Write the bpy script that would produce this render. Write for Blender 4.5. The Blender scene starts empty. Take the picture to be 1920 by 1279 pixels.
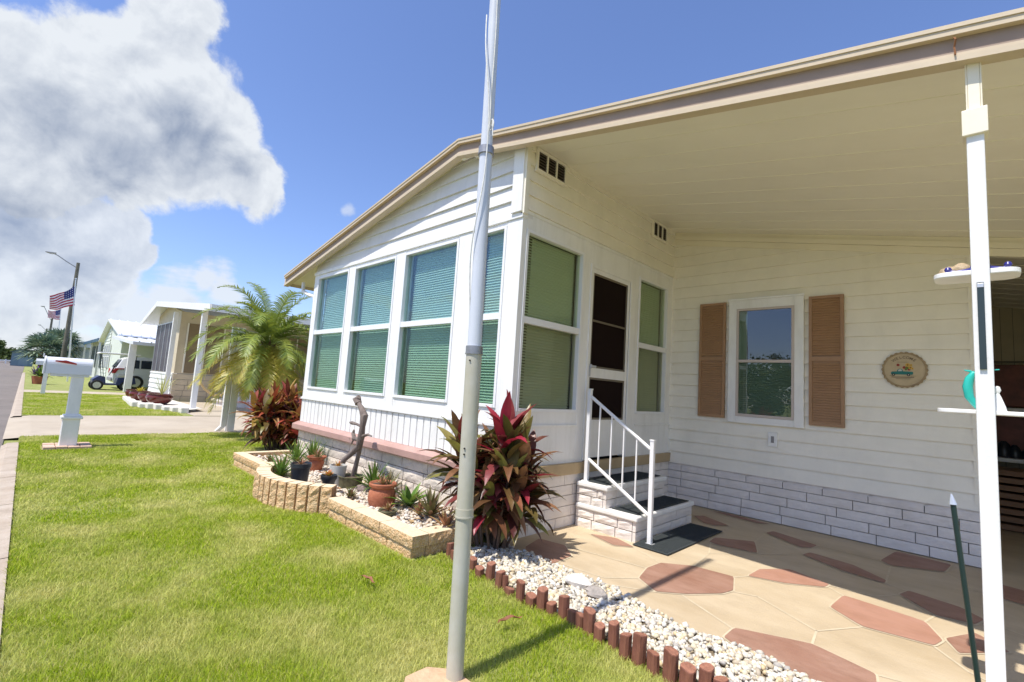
import bpy, math, random
import numpy as np
from mathutils import Vector, Matrix
R_=math.radians
random.seed(7); rng=np.random.default_rng(7)
S=bpy.context.scene; COL=S.collection
# ------------------------------------------------------------------ camera
F=888.0; H=1.25
d1=np.array([-910,33,F]); d2=np.array([872,148,F])
AX=-d1/np.linalg.norm(d1); AY=d2-AX*(d2@AX); AY/=np.linalg.norm(AY); AZ=-np.cross(AX,AY)
if AZ[1]>0: AZ=-AZ
RM=np.array([AX,AY,AZ])
cam=bpy.data.cameras.new('camera'); cam.lens=F/1920*36; cam.sensor_width=36; cam.clip_end=3000; cam.clip_start=.02
co=bpy.data.objects.new('camera',cam); COL.objects.link(co)
rt=RM@np.array([1,0,0]); up=RM@np.array([0,-1,0]); fw=RM@np.array([0,0,1])
co.matrix_world=Matrix(((rt[0],up[0],-fw[0],0),(rt[1],up[1],-fw[1],0),(rt[2],up[2],-fw[2],H),(0,0,0,1)))
S.camera=co
def ray(px,py):
    v=RM@np.array([px-960,py-639.5,F]); return v/np.linalg.norm(v)
def PY(px,py,y): v=ray(px,py)*1.0; s=y/v[1]; return (v[0]*s,y,H+v[2]*s)      # a point seen at a pixel, at depth y
def PX(px,py,x): v=ray(px,py)*1.0; s=x/v[0]; return (x,v[1]*s,H+v[2]*s)
def PZ(px,py,z=0): v=ray(px,py)*1.0; s=(z-H)/v[2]; return (v[0]*s,v[1]*s,z)
# ------------------------------------------------------------------ light
S.view_settings.view_transform='Standard'; S.view_settings.look='None'; S.view_settings.gamma=1
S.view_settings.exposure=1.05
SUN_D=Vector((-0.03,-0.485,1.0)).normalized()
sl=bpy.data.lights.new('sun','SUN'); sl.energy=2.7; sl.angle=R_(0.53); sl.color=(1,.95,.87)
so=bpy.data.objects.new('sun',sl); COL.objects.link(so); so.rotation_euler=SUN_D.to_track_quat('Z','Y').to_euler()
so.location=(0,-20,40)
W=bpy.data.worlds.new('World'); S.world=W; W.use_nodes=True
nt=W.node_tree; nt.nodes.clear(); L=nt.links.new
def N(t,**k):
    n=nt.nodes.new(t)
    for a,b in k.items(): setattr(n,a,b)
    return n
def math_(op,a,b=None,c=None,clamp=False):
    n=N('ShaderNodeMath',operation=op); n.use_clamp=clamp
    for i,v in enumerate((a,b,c)):
        if v is None: continue
        if isinstance(v,(int,float)): n.inputs[i].default_value=v
        else: L(v,n.inputs[i])
    return n.outputs[0]
sky=N('ShaderNodeTexSky',sky_type='NISHITA'); sky.sun_disc=False
sky.sun_elevation=math.asin(SUN_D.z); sky.sun_rotation=math.atan2(SUN_D.x,SUN_D.y)
sky.air_density=1.0; sky.dust_density=0.6; sky.ozone_density=2.2
tc=N('ShaderNodeTexCoord'); DIR=tc.outputs['Generated']
def noise(scale,detail,rough,vec=DIR,dist=0):
    n=N('ShaderNodeTexNoise'); n.inputs['Scale'].default_value=scale; n.inputs['Detail'].default_value=detail
    n.inputs['Roughness'].default_value=rough; n.inputs['Distortion'].default_value=dist; L(vec,n.inputs['Vector']); return n
def smooth(x,a,b):
    n=N('ShaderNodeMapRange',interpolation_type='SMOOTHSTEP'); L(x,n.inputs[0]); n.inputs[1].default_value=a; n.inputs[2].default_value=b
    return n.outputs[0]
wn=noise(3.5,7,.6); wsub=N('ShaderNodeVectorMath',operation='SUBTRACT'); L(wn.outputs['Color'],wsub.inputs[0]); wsub.inputs[1].default_value=(.5,.5,.5)
wsc=N('ShaderNodeVectorMath',operation='SCALE'); L(wsub.outputs[0],wsc.inputs[0]); wsc.inputs['Scale'].default_value=.13
wadd=N('ShaderNodeVectorMath',operation='ADD'); L(DIR,wadd.inputs[0]); L(wsc.outputs[0],wadd.inputs[1]); WD=wadd.outputs[0]
def blobs(lst,vec):
    out=None
    for px,py,r in lst:
        v=ray(px,py); k=ray(px+r,py); ang=math.acos(min(1,float(v@k)))
        dn=N('ShaderNodeVectorMath',operation='DISTANCE'); L(vec,dn.inputs[0]); dn.inputs[1].default_value=tuple(v)
        m=math_('DIVIDE',dn.outputs['Value'],ang); m=math_('SUBTRACT',1.0,m)
        out=m if out is None else math_('SMOOTH_MAX',out,m,.22)
    return out
main=[(60,140,130),(200,150,150),(320,70,90),(330,180,130),(60,300,170),(240,290,150),(380,300,120),(470,350,75),(150,230,160),(430,240,70),(-80,200,200)]
low=[(30,430,140),(140,420,90),(215,430,60),(40,540,150),(250,480,45),(180,520,90),(-60,480,200)]
wisp=[(330,570,80),(430,560,60),(230,585,90),(100,590,110),(385,545,50)]
dens=blobs(main,WD); dlow=blobs(low,WD); dw=blobs(wisp,WD)
fine=noise(13,10,.66,DIR,.3)
fadd=math_('MULTIPLY',math_('SUBTRACT',fine.outputs[0],.5),1.05)
def puff(scale,vec,off=None):
    v=vec
    if off is not None:
        a=N('ShaderNodeVectorMath',operation='ADD'); L(vec,a.inputs[0]); a.inputs[1].default_value=off; v=a.outputs[0]
    n=N('ShaderNodeTexVoronoi',feature='F1'); n.inputs['Scale'].default_value=scale; n.inputs['Detail'].default_value=2; n.inputs['Roughness'].default_value=.5; n.inputs['Randomness'].default_value=1; n.normalize=True; L(v,n.inputs['Vector'])
    return n.outputs['Distance']
pf=puff(11,WD)
fadd=math_('ADD',math_('MULTIPLY',fadd,.55),math_('MULTIPLY',math_('SUBTRACT',.32,pf),.9))
a1=smooth(math_('ADD',dens,fadd),.0,.22)
a2=math_('MULTIPLY',smooth(math_('ADD',dlow,fadd),.0,.22),.92)
mapz=N('ShaderNodeMapping'); L(DIR,mapz.inputs[0]); mapz.inputs['Scale'].default_value=(1,1,3.5)
strn=noise(5,6,.6,mapz.outputs[0])
a3=math_('MULTIPLY',smooth(math_('ADD',dw,math_('MULTIPLY',math_('SUBTRACT',strn.outputs[0],.5),2.2)),.0,.5),.85)
sepd=N('ShaderNodeSeparateXYZ'); L(DIR,sepd.inputs[0])
bn=noise(2.2,8,.58,mapz.outputs[0])                       # clouds over the rest of the sky (behind the camera)
back=smooth(math_('MULTIPLY',sepd.outputs[1],-1.0),.0,.35)
a4=math_('MULTIPLY',smooth(bn.outputs[0],.52,.66),back)
small=blobs([(655,405,20),(632,408,12),(595,390,8),(665,378,9)],WD)
a5=math_('MULTIPLY',smooth(math_('ADD',small,fadd),.0,.6),.5)
cloud=math_('MAXIMUM',math_('MAXIMUM',a1,a2),math_('MAXIMUM',math_('MAXIMUM',a3,a4),a5))
# lit tops and grey undersides of the clouds
greyb=blobs([(90,255,110),(230,300,120),(370,310,95),(450,330,50),(50,430,110),(150,500,90),(330,250,80)],WD)
gn=noise(5,10,.62,WD,.5)
g=smooth(math_('ADD',greyb,math_('MULTIPLY',math_('SUBTRACT',gn.outputs[0],.5),1.6)),-.35,1.0)
edge=math_('MULTIPLY',math_('SUBTRACT',fine.outputs[0],.5),.9)
e1=math_('MULTIPLY',math_('SUBTRACT',puff(11,WD,(.002,-.008,.022)),pf),-1.2)
na=N('ShaderNodeVectorMath',operation='ADD'); L(DIR,na.inputs[0]); na.inputs[1].default_value=(.003,-.006,.012)
e2=math_('MULTIPLY',math_('SUBTRACT',noise(13,6,.6,na.outputs[0],.3).outputs[0],noise(13,6,.6,DIR,.3).outputs[0]),1.1)
depth_=smooth(math_('MAXIMUM',dens,dlow),.0,.45)
g2=math_('ADD',math_('ADD',math_('MULTIPLY',g,.66),math_('MULTIPLY',depth_,.10)),math_('ADD',e1,e2),None,True)
cr=N('ShaderNodeMix',data_type='RGBA'); L(g2,cr.inputs[0]); cr.inputs[6].default_value=(2.85,3.0,3.2,1); cr.inputs[7].default_value=(1.05,1.28,1.75,1)
skt=N('ShaderNodeMix',data_type='RGBA',blend_type='MULTIPLY'); skt.inputs[0].default_value=1; L(sky.outputs[0],skt.inputs[6]); skt.inputs[7].default_value=(.58,.60,.74,1)
mx=N('ShaderNodeMix',data_type='RGBA'); L(cloud,mx.inputs[0]); L(skt.outputs[2],mx.inputs[6]); L(cr.outputs[2],mx.inputs[7])
bg=N('ShaderNodeBackground'); bg.inputs[1].default_value=.14; L(mx.outputs[2],bg.inputs[0])
wo=N('ShaderNodeOutputWorld'); L(bg.outputs[0],wo.inputs[0])
# ------------------------------------------------------------------ materials
MATS={}
def mat(name,c,rough=.6,nscale=0,namt=0,bump=0,bscale=None,c2=None,spec=.5,metal=0,stretch=(1,1,1),island=None,trans=0,coord='Object',detail=5,bdist=.02,sss=0,normal_bias=None,dirt=None):
    if name in MATS: return MATS[name]
    m=bpy.data.materials.new(name); m.use_nodes=True; t=m.node_tree; b=t.nodes['Principled BSDF']; lk=t.links.new
    b.inputs['Base Color'].default_value=(*c,1); b.inputs['Roughness'].default_value=rough; b.inputs['Specular IOR Level'].default_value=spec; b.inputs['Metallic'].default_value=metal
    tcn=t.nodes.new('ShaderNodeTexCoord'); mp=t.nodes.new('ShaderNodeMapping'); mp.inputs['Scale'].default_value=stretch; lk(tcn.outputs[coord],mp.inputs[0])
    col=None
    if island:
        gi=t.nodes.new('ShaderNodeNewGeometry'); rp=t.nodes.new('ShaderNodeValToRGB'); lk(gi.outputs['Random Per Island'],rp.inputs[0])
        el=rp.color_ramp.elements; n=len(island)
        el[0].position=0; el[0].color=(*island[0],1); el[1].position=(n-1)/n if n>1 else 1; el[1].color=(*island[-1],1)
        for i in range(1,n-1): e=el.new(i/n); e.color=(*island[i],1)
        rp.color_ramp.interpolation='LINEAR'; col=rp.outputs[0]
    if namt:
        nz=t.nodes.new('ShaderNodeTexNoise'); nz.inputs['Scale'].default_value=nscale; nz.inputs['Detail'].default_value=detail; nz.inputs['Roughness'].default_value=.62; lk(mp.outputs[0],nz.inputs[0])
        mr=t.nodes.new('ShaderNodeMapRange'); lk(nz.outputs[0],mr.inputs[0]); mr.inputs[1].default_value=.3; mr.inputs[2].default_value=.7
        mm=t.nodes.new('ShaderNodeMix'); mm.data_type='RGBA'
        if c2 is not None:
            lk(mr.outputs[0],mm.inputs[0])
            if col: 
                mm2=t.nodes.new('ShaderNodeMath'); mm2.operation='MULTIPLY'; lk(mr.outputs[0],mm2.inputs[0]); mm2.inputs[1].default_value=namt; lk(mm2.outputs[0],mm.inputs[0]); lk(col,mm.inputs[6])
            else: mm.inputs[6].default_value=(*c,1)
            mm.inputs[7].default_value=(*c2,1)
        else:
            mr.inputs[3].default_value=1-namt; mr.inputs[4].default_value=1+namt; mm.blend_type='MULTIPLY'; mm.inputs[0].default_value=1
            if col: lk(col,mm.inputs[6])
            else: mm.inputs[6].default_value=(*c,1)
            lk(mr.outputs[0],mm.inputs[7])
        col=mm.outputs[2]
    if dirt:   # (scale, amount, colour, stretch)
        mp2=t.nodes.new('ShaderNodeMapping'); mp2.inputs['Scale'].default_value=dirt[3]; lk(tcn.outputs[coord],mp2.inputs[0])
        dz=t.nodes.new('ShaderNodeTexNoise'); dz.inputs['Scale'].default_value=dirt[0]; dz.inputs['Detail'].default_value=9; dz.inputs['Roughness'].default_value=.7; lk(mp2.outputs[0],dz.inputs[0])
        dm=t.nodes.new('ShaderNodeMapRange'); lk(dz.outputs[0],dm.inputs[0]); dm.inputs[1].default_value=.48; dm.inputs[2].default_value=.75; dm.inputs[4].default_value=dirt[1]
        dx=t.nodes.new('ShaderNodeMix'); dx.data_type='RGBA'; lk(dm.outputs[0],dx.inputs[0]); dx.inputs[7].default_value=(*dirt[2],1)
        if col: lk(col,dx.inputs[6])
        else: dx.inputs[6].default_value=(*c,1)
        col=dx.outputs[2]
    if col: lk(col,b.inputs['Base Color'])
    if bump:
        nb=t.nodes.new('ShaderNodeTexNoise'); nb.inputs['Scale'].default_value=bscale or nscale*3 or 40; nb.inputs['Detail'].default_value=6; lk(mp.outputs[0],nb.inputs[0])
        bm_=t.nodes.new('ShaderNodeBump'); bm_.inputs['Strength'].default_value=bump; bm_.inputs['Distance'].default_value=bdist; lk(nb.outputs[0],bm_.inputs['Height']); lk(bm_.outputs[0],b.inputs['Normal'])
    if trans:
        tr=t.nodes.new('ShaderNodeBsdfTranslucent'); ms=t.nodes.new('ShaderNodeMixShader'); ms.inputs[0].default_value=trans
        if col: lk(col,tr.inputs[0])
        else: tr.inputs[0].default_value=(*c,1)
        out=t.nodes['Material Output']; lk(b.outputs[0],ms.inputs[1]); lk(tr.outputs[0],ms.inputs[2]); lk(ms.outputs[0],out.inputs[0])
    MATS[name]=m; return m
def glass(name,tint,refl=.1,rough=.0):
    m=bpy.data.materials.new(name); m.use_nodes=True; t=m.node_tree; t.nodes.clear(); lk=t.links.new
    tr=t.nodes.new('ShaderNodeBsdfTransparent'); tr.inputs[0].default_value=(*tint,1)
    gl=t.nodes.new('ShaderNodeBsdfGlossy'); gl.inputs['Roughness'].default_value=rough
    fr=t.nodes.new('ShaderNodeFresnel'); fr.inputs[0].default_value=1.5
    ad=t.nodes.new('ShaderNodeMath'); ad.operation='MULTIPLY_ADD'; lk(fr.outputs[0],ad.inputs[0]); ad.inputs[1].default_value=1.3; ad.inputs[2].default_value=refl; ad.use_clamp=True
    gg=t.nodes.new('ShaderNodeNewGeometry'); bf=t.nodes.new('ShaderNodeMath'); bf.operation='SUBTRACT'; bf.inputs[0].default_value=1; lk(gg.outputs['Backfacing'],bf.inputs[1]); m2=t.nodes.new('ShaderNodeMath'); m2.operation='MULTIPLY'; lk(ad.outputs[0],m2.inputs[0]); lk(bf.outputs[0],m2.inputs[1]); ad=m2
    tcn=t.nodes.new('ShaderNodeTexCoord'); nb=t.nodes.new('ShaderNodeTexNoise'); nb.inputs['Scale'].default_value=2.0; nb.inputs['Detail'].default_value=1; lk(tcn.outputs['Object'],nb.inputs[0])
    bp=t.nodes.new('ShaderNodeBump'); bp.inputs['Strength'].default_value=.25; bp.inputs['Distance'].default_value=.02; lk(nb.outputs[0],bp.inputs['Height']); lk(bp.outputs[0],gl.inputs['Normal'])
    mx=t.nodes.new('ShaderNodeMixShader'); lk(ad.outputs[0],mx.inputs[0]); lk(tr.outputs[0],mx.inputs[1]); lk(gl.outputs[0],mx.inputs[2])
    o=t.nodes.new('ShaderNodeOutputMaterial'); lk(mx.outputs[0],o.inputs[0]); MATS[name]=m; return m
M=dict(
 white=mat('white_paint',(.85,.84,.81),.38,6,.03,.06,60,dirt=(2.2,.30,(.46,.44,.38),(3,3,.5))),
 vinyl=mat('vinyl_siding',(.88,.83,.71),.45,3,.04,.08,90,dirt=(2.0,.16,(.50,.46,.36),(2.5,2.5,.7))),
 frame=mat('window_frame_white',(.82,.82,.82),.3,8,.02),
 cream=mat('soffit_cream',(.86,.79,.62),.5,1.5,.04,.04,50),
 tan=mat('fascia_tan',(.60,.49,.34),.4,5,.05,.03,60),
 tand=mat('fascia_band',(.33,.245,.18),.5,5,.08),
 tanledge=mat('side_ledge_tan',(.46,.34,.19),.5,6,.1),
 pink=mat('ledge_pink',(.43,.265,.225),.55,5,.12,.1,40),
 shingle=mat('roof_shingle',(.07,.065,.06),.9,30,.4,.5,80),
 brickw=mat('painted_block',(.79,.73,.67),.6,14,.10,.5,45,bdist=.01,dirt=(3.5,.45,(.42,.37,.33),(1,1,1))),
 mortar=mat('painted_mortar',(.36,.33,.30),.8,20,.2),
 brickf=mat('front_block',(.68,.60,.50),.7,10,.16,.6,45,bdist=.01,dirt=(4,.5,(.33,.29,.24),(1,1,1))),
 blind=mat('blind_slat',(.70,.78,.72),.45),
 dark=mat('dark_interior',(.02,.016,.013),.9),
 mesh=mat('insect_screen',(.012,.006,.005),.8,300,.4,spec=.1),
 alu=mat('aluminium',(.62,.63,.65),.35,20,.06,metal=.5),
 shutter=mat('shutter_brown',(.36,.205,.105),.5,10,.07),
 patio=None,
 polebase=mat('pole_grey_paint',(.54,.53,.48),.4,3,.12,.05,30,c2=(.44,.41,.29),dirt=(9,.4,(.36,.33,.22),(1,1,.4))),
 poletop=mat('pole_white_metal',(.62,.65,.70),.3,6,.05,dirt=(6,.3,(.42,.44,.46),(2,2,.3))),
 steel=mat('steel_collar',(.33,.33,.34),.45,metal=.6,nscale=20,namt=.2),
 rope=mat('rope_white',(.74,.73,.68),.8,60,.15),
 mat_=mat('rubber_mat',(.035,.043,.045),.85,120,.35,.4,200),
 log=mat('stained_log',(.15,.05,.033),.7,14,.3,.6,30,stretch=(1,1,.25),c2=(.25,.10,.06)),
 logtop=mat('log_end',(.30,.13,.08),.8,60,.35),
 planter=mat('split_face_block',(.62,.36,.155),.85,22,.25,1.0,60,c2=(.74,.54,.32),bdist=.02),
 plantertop=mat('block_top',(.70,.57,.38),.8,25,.1,.3,80),
 terra=mat('terracotta',(.30,.085,.035),.75,12,.25,.3,50,c2=(.42,.15,.075)),
 blackp=mat('black_plastic',(.012,.020,.032),.32,8,.2),
 whitep=mat('grey_white_ceramic',(.55,.54,.49),.5,20,.15),
 greenp=mat('mossy_pot',(.16,.15,.08),.8,30,.4),
 soil=mat('soil',(.09,.06,.04),.95,40,.4,.5,80),
 bark=mat('weathered_wood',(.11,.08,.07),.9,12,.35,.9,35,stretch=(1,1,.2),c2=(.27,.22,.19)),
 asphalt=mat('asphalt',(.17,.145,.125),.9,1.2,.10,.5,120,c2=(.22,.19,.165),dirt=(.8,.5,(.11,.10,.09),(.3,1,1))),
 concrete=mat('driveway_concrete',(.42,.35,.26),.85,.8,.1,.25,90,c2=(.50,.43,.33),dirt=(1.2,.5,(.30,.25,.19),(1,1,1))),
 curb=mat('curb_concrete',(.38,.30,.22),.85,3,.2,.3,60,c2=(.48,.41,.33),dirt=(4,.6,(.22,.17,.12),(1,1,1))),
 red=mat('red_paint',(.45,.03,.02),.4), glaze=mat('glazed_maroon',(.12,.022,.015),.15,8,.2),
 teal=mat('aqua_ceramic',(.03,.50,.42),.25), blue=mat('cobalt_ceramic',(.03,.03,.22),.25),
 wood=mat('brown_wood',(.22,.11,.055),.6,8,.35,.3,20,stretch=(.3,4,4),c2=(.32,.18,.09)),
 woodd=mat('dark_wood',(.20,.06,.04),.55,8,.3),
)
# patio: stamped, stained concrete
M['patio']=mat('patio_tan',(.47,.365,.23),.6,1.1,.1,.22,70,c2=(.60,.49,.34),stretch=(1,2.2,1),dirt=(3.2,.45,(.37,.29,.19),(1,1.8,1)))
M['grout']=mat('patio_joint',(.58,.49,.345),.8,20,.1)
M['stone_red']=mat('patio_red',(.29,.145,.095),.6,2.5,.2,.25,70,c2=(.39,.23,.165),stretch=(1,2.5,1),dirt=(5,.6,(.20,.10,.06),(1,2,1)))
M['stone_pink']=mat('patio_pink',(.40,.205,.135),.6,2.5,.2,.25,70,c2=(.46,.25,.18),stretch=(1,2.5,1),dirt=(5,.5,(.28,.14,.09),(1,2,1)))
M['grassbase']=mat('lawn_ground',(.22,.27,.05),.95,2.2,.3,.8,60,c2=(.34,.34,.12),bdist=.03)
M['blade']=mat('grass_blade',(.2,.3,.04),.6,1.3,.9,island=[(.16,.27,.015),(.33,.47,.02),(.52,.60,.06),(.42,.52,.035),(.66,.60,.20),(.40,.50,.03)],c2=(.72,.68,.27),trans=.35,spec=.08)
t_=M['blade'].node_tree; q_=[n for n in t_.nodes if n.type=='MAP_RANGE'][0]; q_.inputs[1].default_value=.44; q_.inputs[2].default_value=.64
M['stonew']=mat('white_gravel',(.7,.66,.58),.75,30,.1,.2,60,island=[(.66,.61,.49),(.60,.52,.36),(.70,.67,.60),(.36,.33,.29),(.62,.48,.27),(.74,.72,.66),(.58,.53,.44)])
M['stonew2']=mat('bed_gravel',(.7,.66,.58),.8,30,.1,.2,60,island=[(.66,.60,.50),(.58,.48,.36),(.72,.68,.62),(.40,.30,.20),(.70,.62,.50)])
M['ti']=mat('ti_leaf',(.2,.05,.05),.38,9,.3,.15,40,island=[(.075,.018,.018),(.12,.035,.025),(.09,.09,.02),(.17,.06,.035),(.17,.17,.04),(.34,.025,.05),(.15,.04,.03),(.30,.29,.07),(.20,.18,.05),(.13,.03,.025),(.24,.12,.06)],trans=.22)
M['tipink']=mat('ti_leaf_pink',(.4,.03,.07),.4,9,.25,.1,40,island=[(.40,.025,.06),(.30,.02,.04),(.46,.10,.10),(.14,.03,.03)],trans=.25)
M['ti2']=mat('ti_leaf_far',(.2,.05,.05),.42,6,.3,island=[(.27,.04,.035),(.36,.08,.035),(.15,.04,.025),(.40,.17,.045),(.32,.035,.06),(.38,.24,.06)],trans=.25)
M['stem']=mat('plant_stem',(.12,.075,.05),.8,30,.3)
M['green']=mat('leaf_green',(.12,.22,.03),.45,8,.25,island=[(.10,.20,.03),(.17,.28,.04),(.22,.30,.05),(.08,.15,.03)],trans=.25)
M['olive']=mat('leaf_olive',(.16,.16,.05),.5,8,.25,island=[(.15,.16,.05),(.22,.19,.07),(.10,.12,.04),(.26,.15,.08)],trans=.15)
M['redleaf']=mat('leaf_reddish',(.35,.12,.06),.5,8,.25,island=[(.34,.14,.07),(.42,.20,.10),(.25,.10,.05),(.30,.22,.08)],trans=.15)
M['orange']=mat('leaf_orange',(.5,.2,.04),.5,8,.25,island=[(.55,.22,.04),(.45,.12,.05),(.50,.38,.06)],trans=.15)
M['palm']=mat('palm_leaflet',(.13,.2,.03),.45,1.4,.3,island=[(.14,.23,.045),(.22,.32,.05),(.31,.37,.05),(.18,.27,.06)],c2=(.50,.45,.07),trans=.3)
M['palmy']=mat('palm_leaflet_yellow',(.4,.33,.05),.45,3,.3,island=[(.55,.47,.06),(.42,.42,.06),(.60,.48,.10)],trans=.3)
M['fan']=mat('fan_palm_leaf',(.12,.2,.14),.5,2,.3,island=[(.10,.17,.11),(.16,.24,.17),(.20,.26,.16)],trans=.15)
M['tree']=mat('tree_leaf',(.06,.1,.02),.6,1,.3,island=[(.04,.075,.018),(.08,.12,.03),(.11,.15,.03)],trans=.2)
M['dry']=mat('dry_leaf',(.24,.095,.045),.7,30,.3)
M['glassF']=glass('glass_teal',(.86,.955,.945),.2)
M['glassL']=glass('glass_screened',(.755,.85,.79),.10)
M['glassS']=glass('glass_side_green',(.91,.94,.83),.05)
M['glassS2']=glass('glass_side_screened',(.86,.86,.76),.04)
M['glassD']=glass('glass_dark',(.25,.25,.25),.02)
M['glassB']=glass('glass_back',(.76,.84,.80),.07)
# ------------------------------------------------------------------ mesh helpers
def origin(p):
    v=Vector((0,0,0))
    while p is not None: v+=p.location; p=p.parent
    return v
class MB:
    def __init__(s): s.v=[]; s.f=[]; s.m=[]
    def add(s,vs,fs,m=0):
        o=len(s.v); s.v+= [tuple(map(float,a)) for a in vs]; s.f+=[tuple(o+i for i in f) for f in fs]; s.m+=[m]*len(fs); return s
    def box(s,x0,x1,y0,y1,z0,z1,m=0):
        return s.add([(x0,y0,z0),(x1,y0,z0),(x1,y1,z0),(x0,y1,z0),(x0,y0,z1),(x1,y0,z1),(x1,y1,z1),(x0,y1,z1)],[(0,3,2,1),(4,5,6,7),(0,1,5,4),(1,2,6,5),(2,3,7,6),(3,0,4,7)],m)
    def prism(s,pts,off,m=0):      # pts: 3D polygon, off: extrusion vector
        n=len(pts); a=[Vector(p) for p in pts]; o=Vector(off)
        return s.add(a+[p+o for p in a],[tuple(range(n-1,-1,-1)),tuple(range(n,2*n))]+[(i,(i+1)%n,n+(i+1)%n,n+i) for i in range(n)],m)
    def tube(s,pts,rad,n=10,m=0,cap=True):
        P=[Vector(p) for p in pts]; k=len(P)
        if not hasattr(rad,'__len__'): rad=[rad]*k
        rings=[]; ref=None
        for i,p in enumerate(P):
            t=(P[min(i+1,k-1)]-P[max(i-1,0)]).normalized()
            if ref is None: ref=Vector((1,0,0)) if abs(t.x)<.8 else Vector((0,1,0))
            a=t.cross(ref).normalized(); b=t.cross(a).normalized(); ref=b.cross(t) if False else ref
            rings.append([p+(a*math.cos(2*math.pi*j/n)+b*math.sin(2*math.pi*j/n))*rad[i] for j in range(n)])
        vs=[v for r in rings for v in r]; fs=[]
        for i in range(k-1):
            for j in range(n): fs.append((i*n+j,i*n+(j+1)%n,(i+1)*n+(j+1)%n,(i+1)*n+j))
        if cap: fs+= [tuple(range(n-1,-1,-1)),tuple((k-1)*n+j for j in range(n))]
        return s.add(vs,fs,m)
    def lathe(s,c,prof,n=24,m=0,squash=1):
        vs=[];fs=[]
        for r,z in prof:
            for j in range(n): vs.append((c[0]+r*math.cos(2*math.pi*j/n),c[1]+r*squash*math.sin(2*math.pi*j/n),c[2]+z))
        for i in range(len(prof)-1):
            for j in range(n): fs.append((i*n+j,i*n+(j+1)%n,(i+1)*n+(j+1)%n,(i+1)*n+j))
        return s.add(vs,fs,m)
    def build(s,name,mats,parent=None,smooth=False,bevel=0,loc=None):
        me=bpy.data.meshes.new(name); org=origin(parent) if parent is not None else Vector(loc or (0,0,0))
        me.from_pydata([(x-org.x,y-org.y,z-org.z) for x,y,z in s.v],[],s.f)
        for m in (mats if isinstance(mats,(list,tuple)) else [mats]): me.materials.append(m)
        me.polygons.foreach_set('material_index',s.m)
        if smooth: me.polygons.foreach_set('use_smooth',[True]*len(me.polygons))
        me.update(); o=bpy.data.objects.new(name,me); COL.objects.link(o)
        if parent is not None: o.parent=parent
        else: o.location=org
        if smooth=='auto' or (smooth and smooth!='full'):
            try: me.set_sharp_from_angle(angle=R_(40))
            except Exception: pass
        if bevel:
            b=o.modifiers.new('bevel','BEVEL'); b.width=bevel; b.segments=2; b.limit_method='ANGLE'; b.angle_limit=R_(40)
        return o
def tag(o,label=None,cat=None,group=None,kind=None):
    if label: o['label']=label
    if cat: o['category']=cat
    if group: o['group']=group
    if kind: o['kind']=kind
    return o
def thing(name,loc,label,cat,group=None):
    o=bpy.data.objects.new(name,None); o.empty_display_size=.2; COL.objects.link(o); o.location=loc; return tag(o,label,cat,group)
def copy_tree(o,parent=None):
    c=o.copy(); COL.objects.link(c)
    if parent is not None: c.parent=parent
    for ch in list(o.children): copy_tree(ch,c)
    return c
def npmesh(name,V,Fl,sizes,mats,loc=(0,0,0)):
    me=bpy.data.meshes.new(name); V=np.asarray(V,dtype=np.float32).reshape(-1,3); Fl=np.asarray(Fl,dtype=np.int32).ravel(); sizes=np.asarray(sizes,dtype=np.int32)
    me.vertices.add(len(V)); me.vertices.foreach_set('co',V.ravel()); me.loops.add(len(Fl)); me.loops.foreach_set('vertex_index',Fl)
    me.polygons.add(len(sizes)); st=np.concatenate([[0],np.cumsum(sizes)[:-1]]).astype(np.int32); me.polygons.foreach_set('loop_start',st); me.polygons.foreach_set('loop_total',sizes)
    me.update(calc_edges=True); me.validate()
    for m in mats: me.materials.append(m)
    o=bpy.data.objects.new(name,me); COL.objects.link(o); o.location=loc; return o
def struct(name,mb,m,**k):
    return tag(mb.build(name,m,**k),kind='structure')
# rough-faced block wall: origin p, unit direction u, outward normal n
def blocks(mb,p,u,n,length,z0,z1,bl=.40,bh=.098,gap=.007,depth=.03,rough=.009,seed=1,m=0):
    r=random.Random(seed); u=Vector(u); n=Vector(n); p=Vector(p); rows=max(1,round((z1-z0)/bh)); h=(z1-z0)/rows
    for i in range(rows):
        s=-bl*r.choice((0,.25,.5,.6))
        while s<length:
            e=s+bl*r.uniform(.82,1.15); a=max(s,0); b=min(e,length)
            if b-a>.03:
                nu=max(2,int((b-a)/.06)); nv=3; vs=[]
                for jv in range(nv+1):
                    for ju in range(nu+1):
                        edge=(ju in(0,nu)) or (jv in(0,nv))
                        d=depth+(0 if edge else r.uniform(.2,1)*rough)
                        q=p+u*(a+gap/2+(b-a-gap)*ju/nu)+n*d; vs.append((q.x,q.y,z0+i*h+gap/2+(h-gap)*jv/nv))
                k=nu+1; fs=[(jv*k+ju,jv*k+ju+1,(jv+1)*k+ju+1,(jv+1)*k+ju) for jv in range(nv) for ju in range(nu)]
                mb.add(vs,fs,m)
                c=[vs[0],vs[nu],vs[-1],vs[nv*k]]; bk=[(x-n.x*depth,y-n.y*depth,z) for x,y,z in c]
                mb.add(c+bk,[(0,4,5,1),(1,5,6,2),(2,6,7,3),(3,7,4,0)],m)
            s=e
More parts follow.
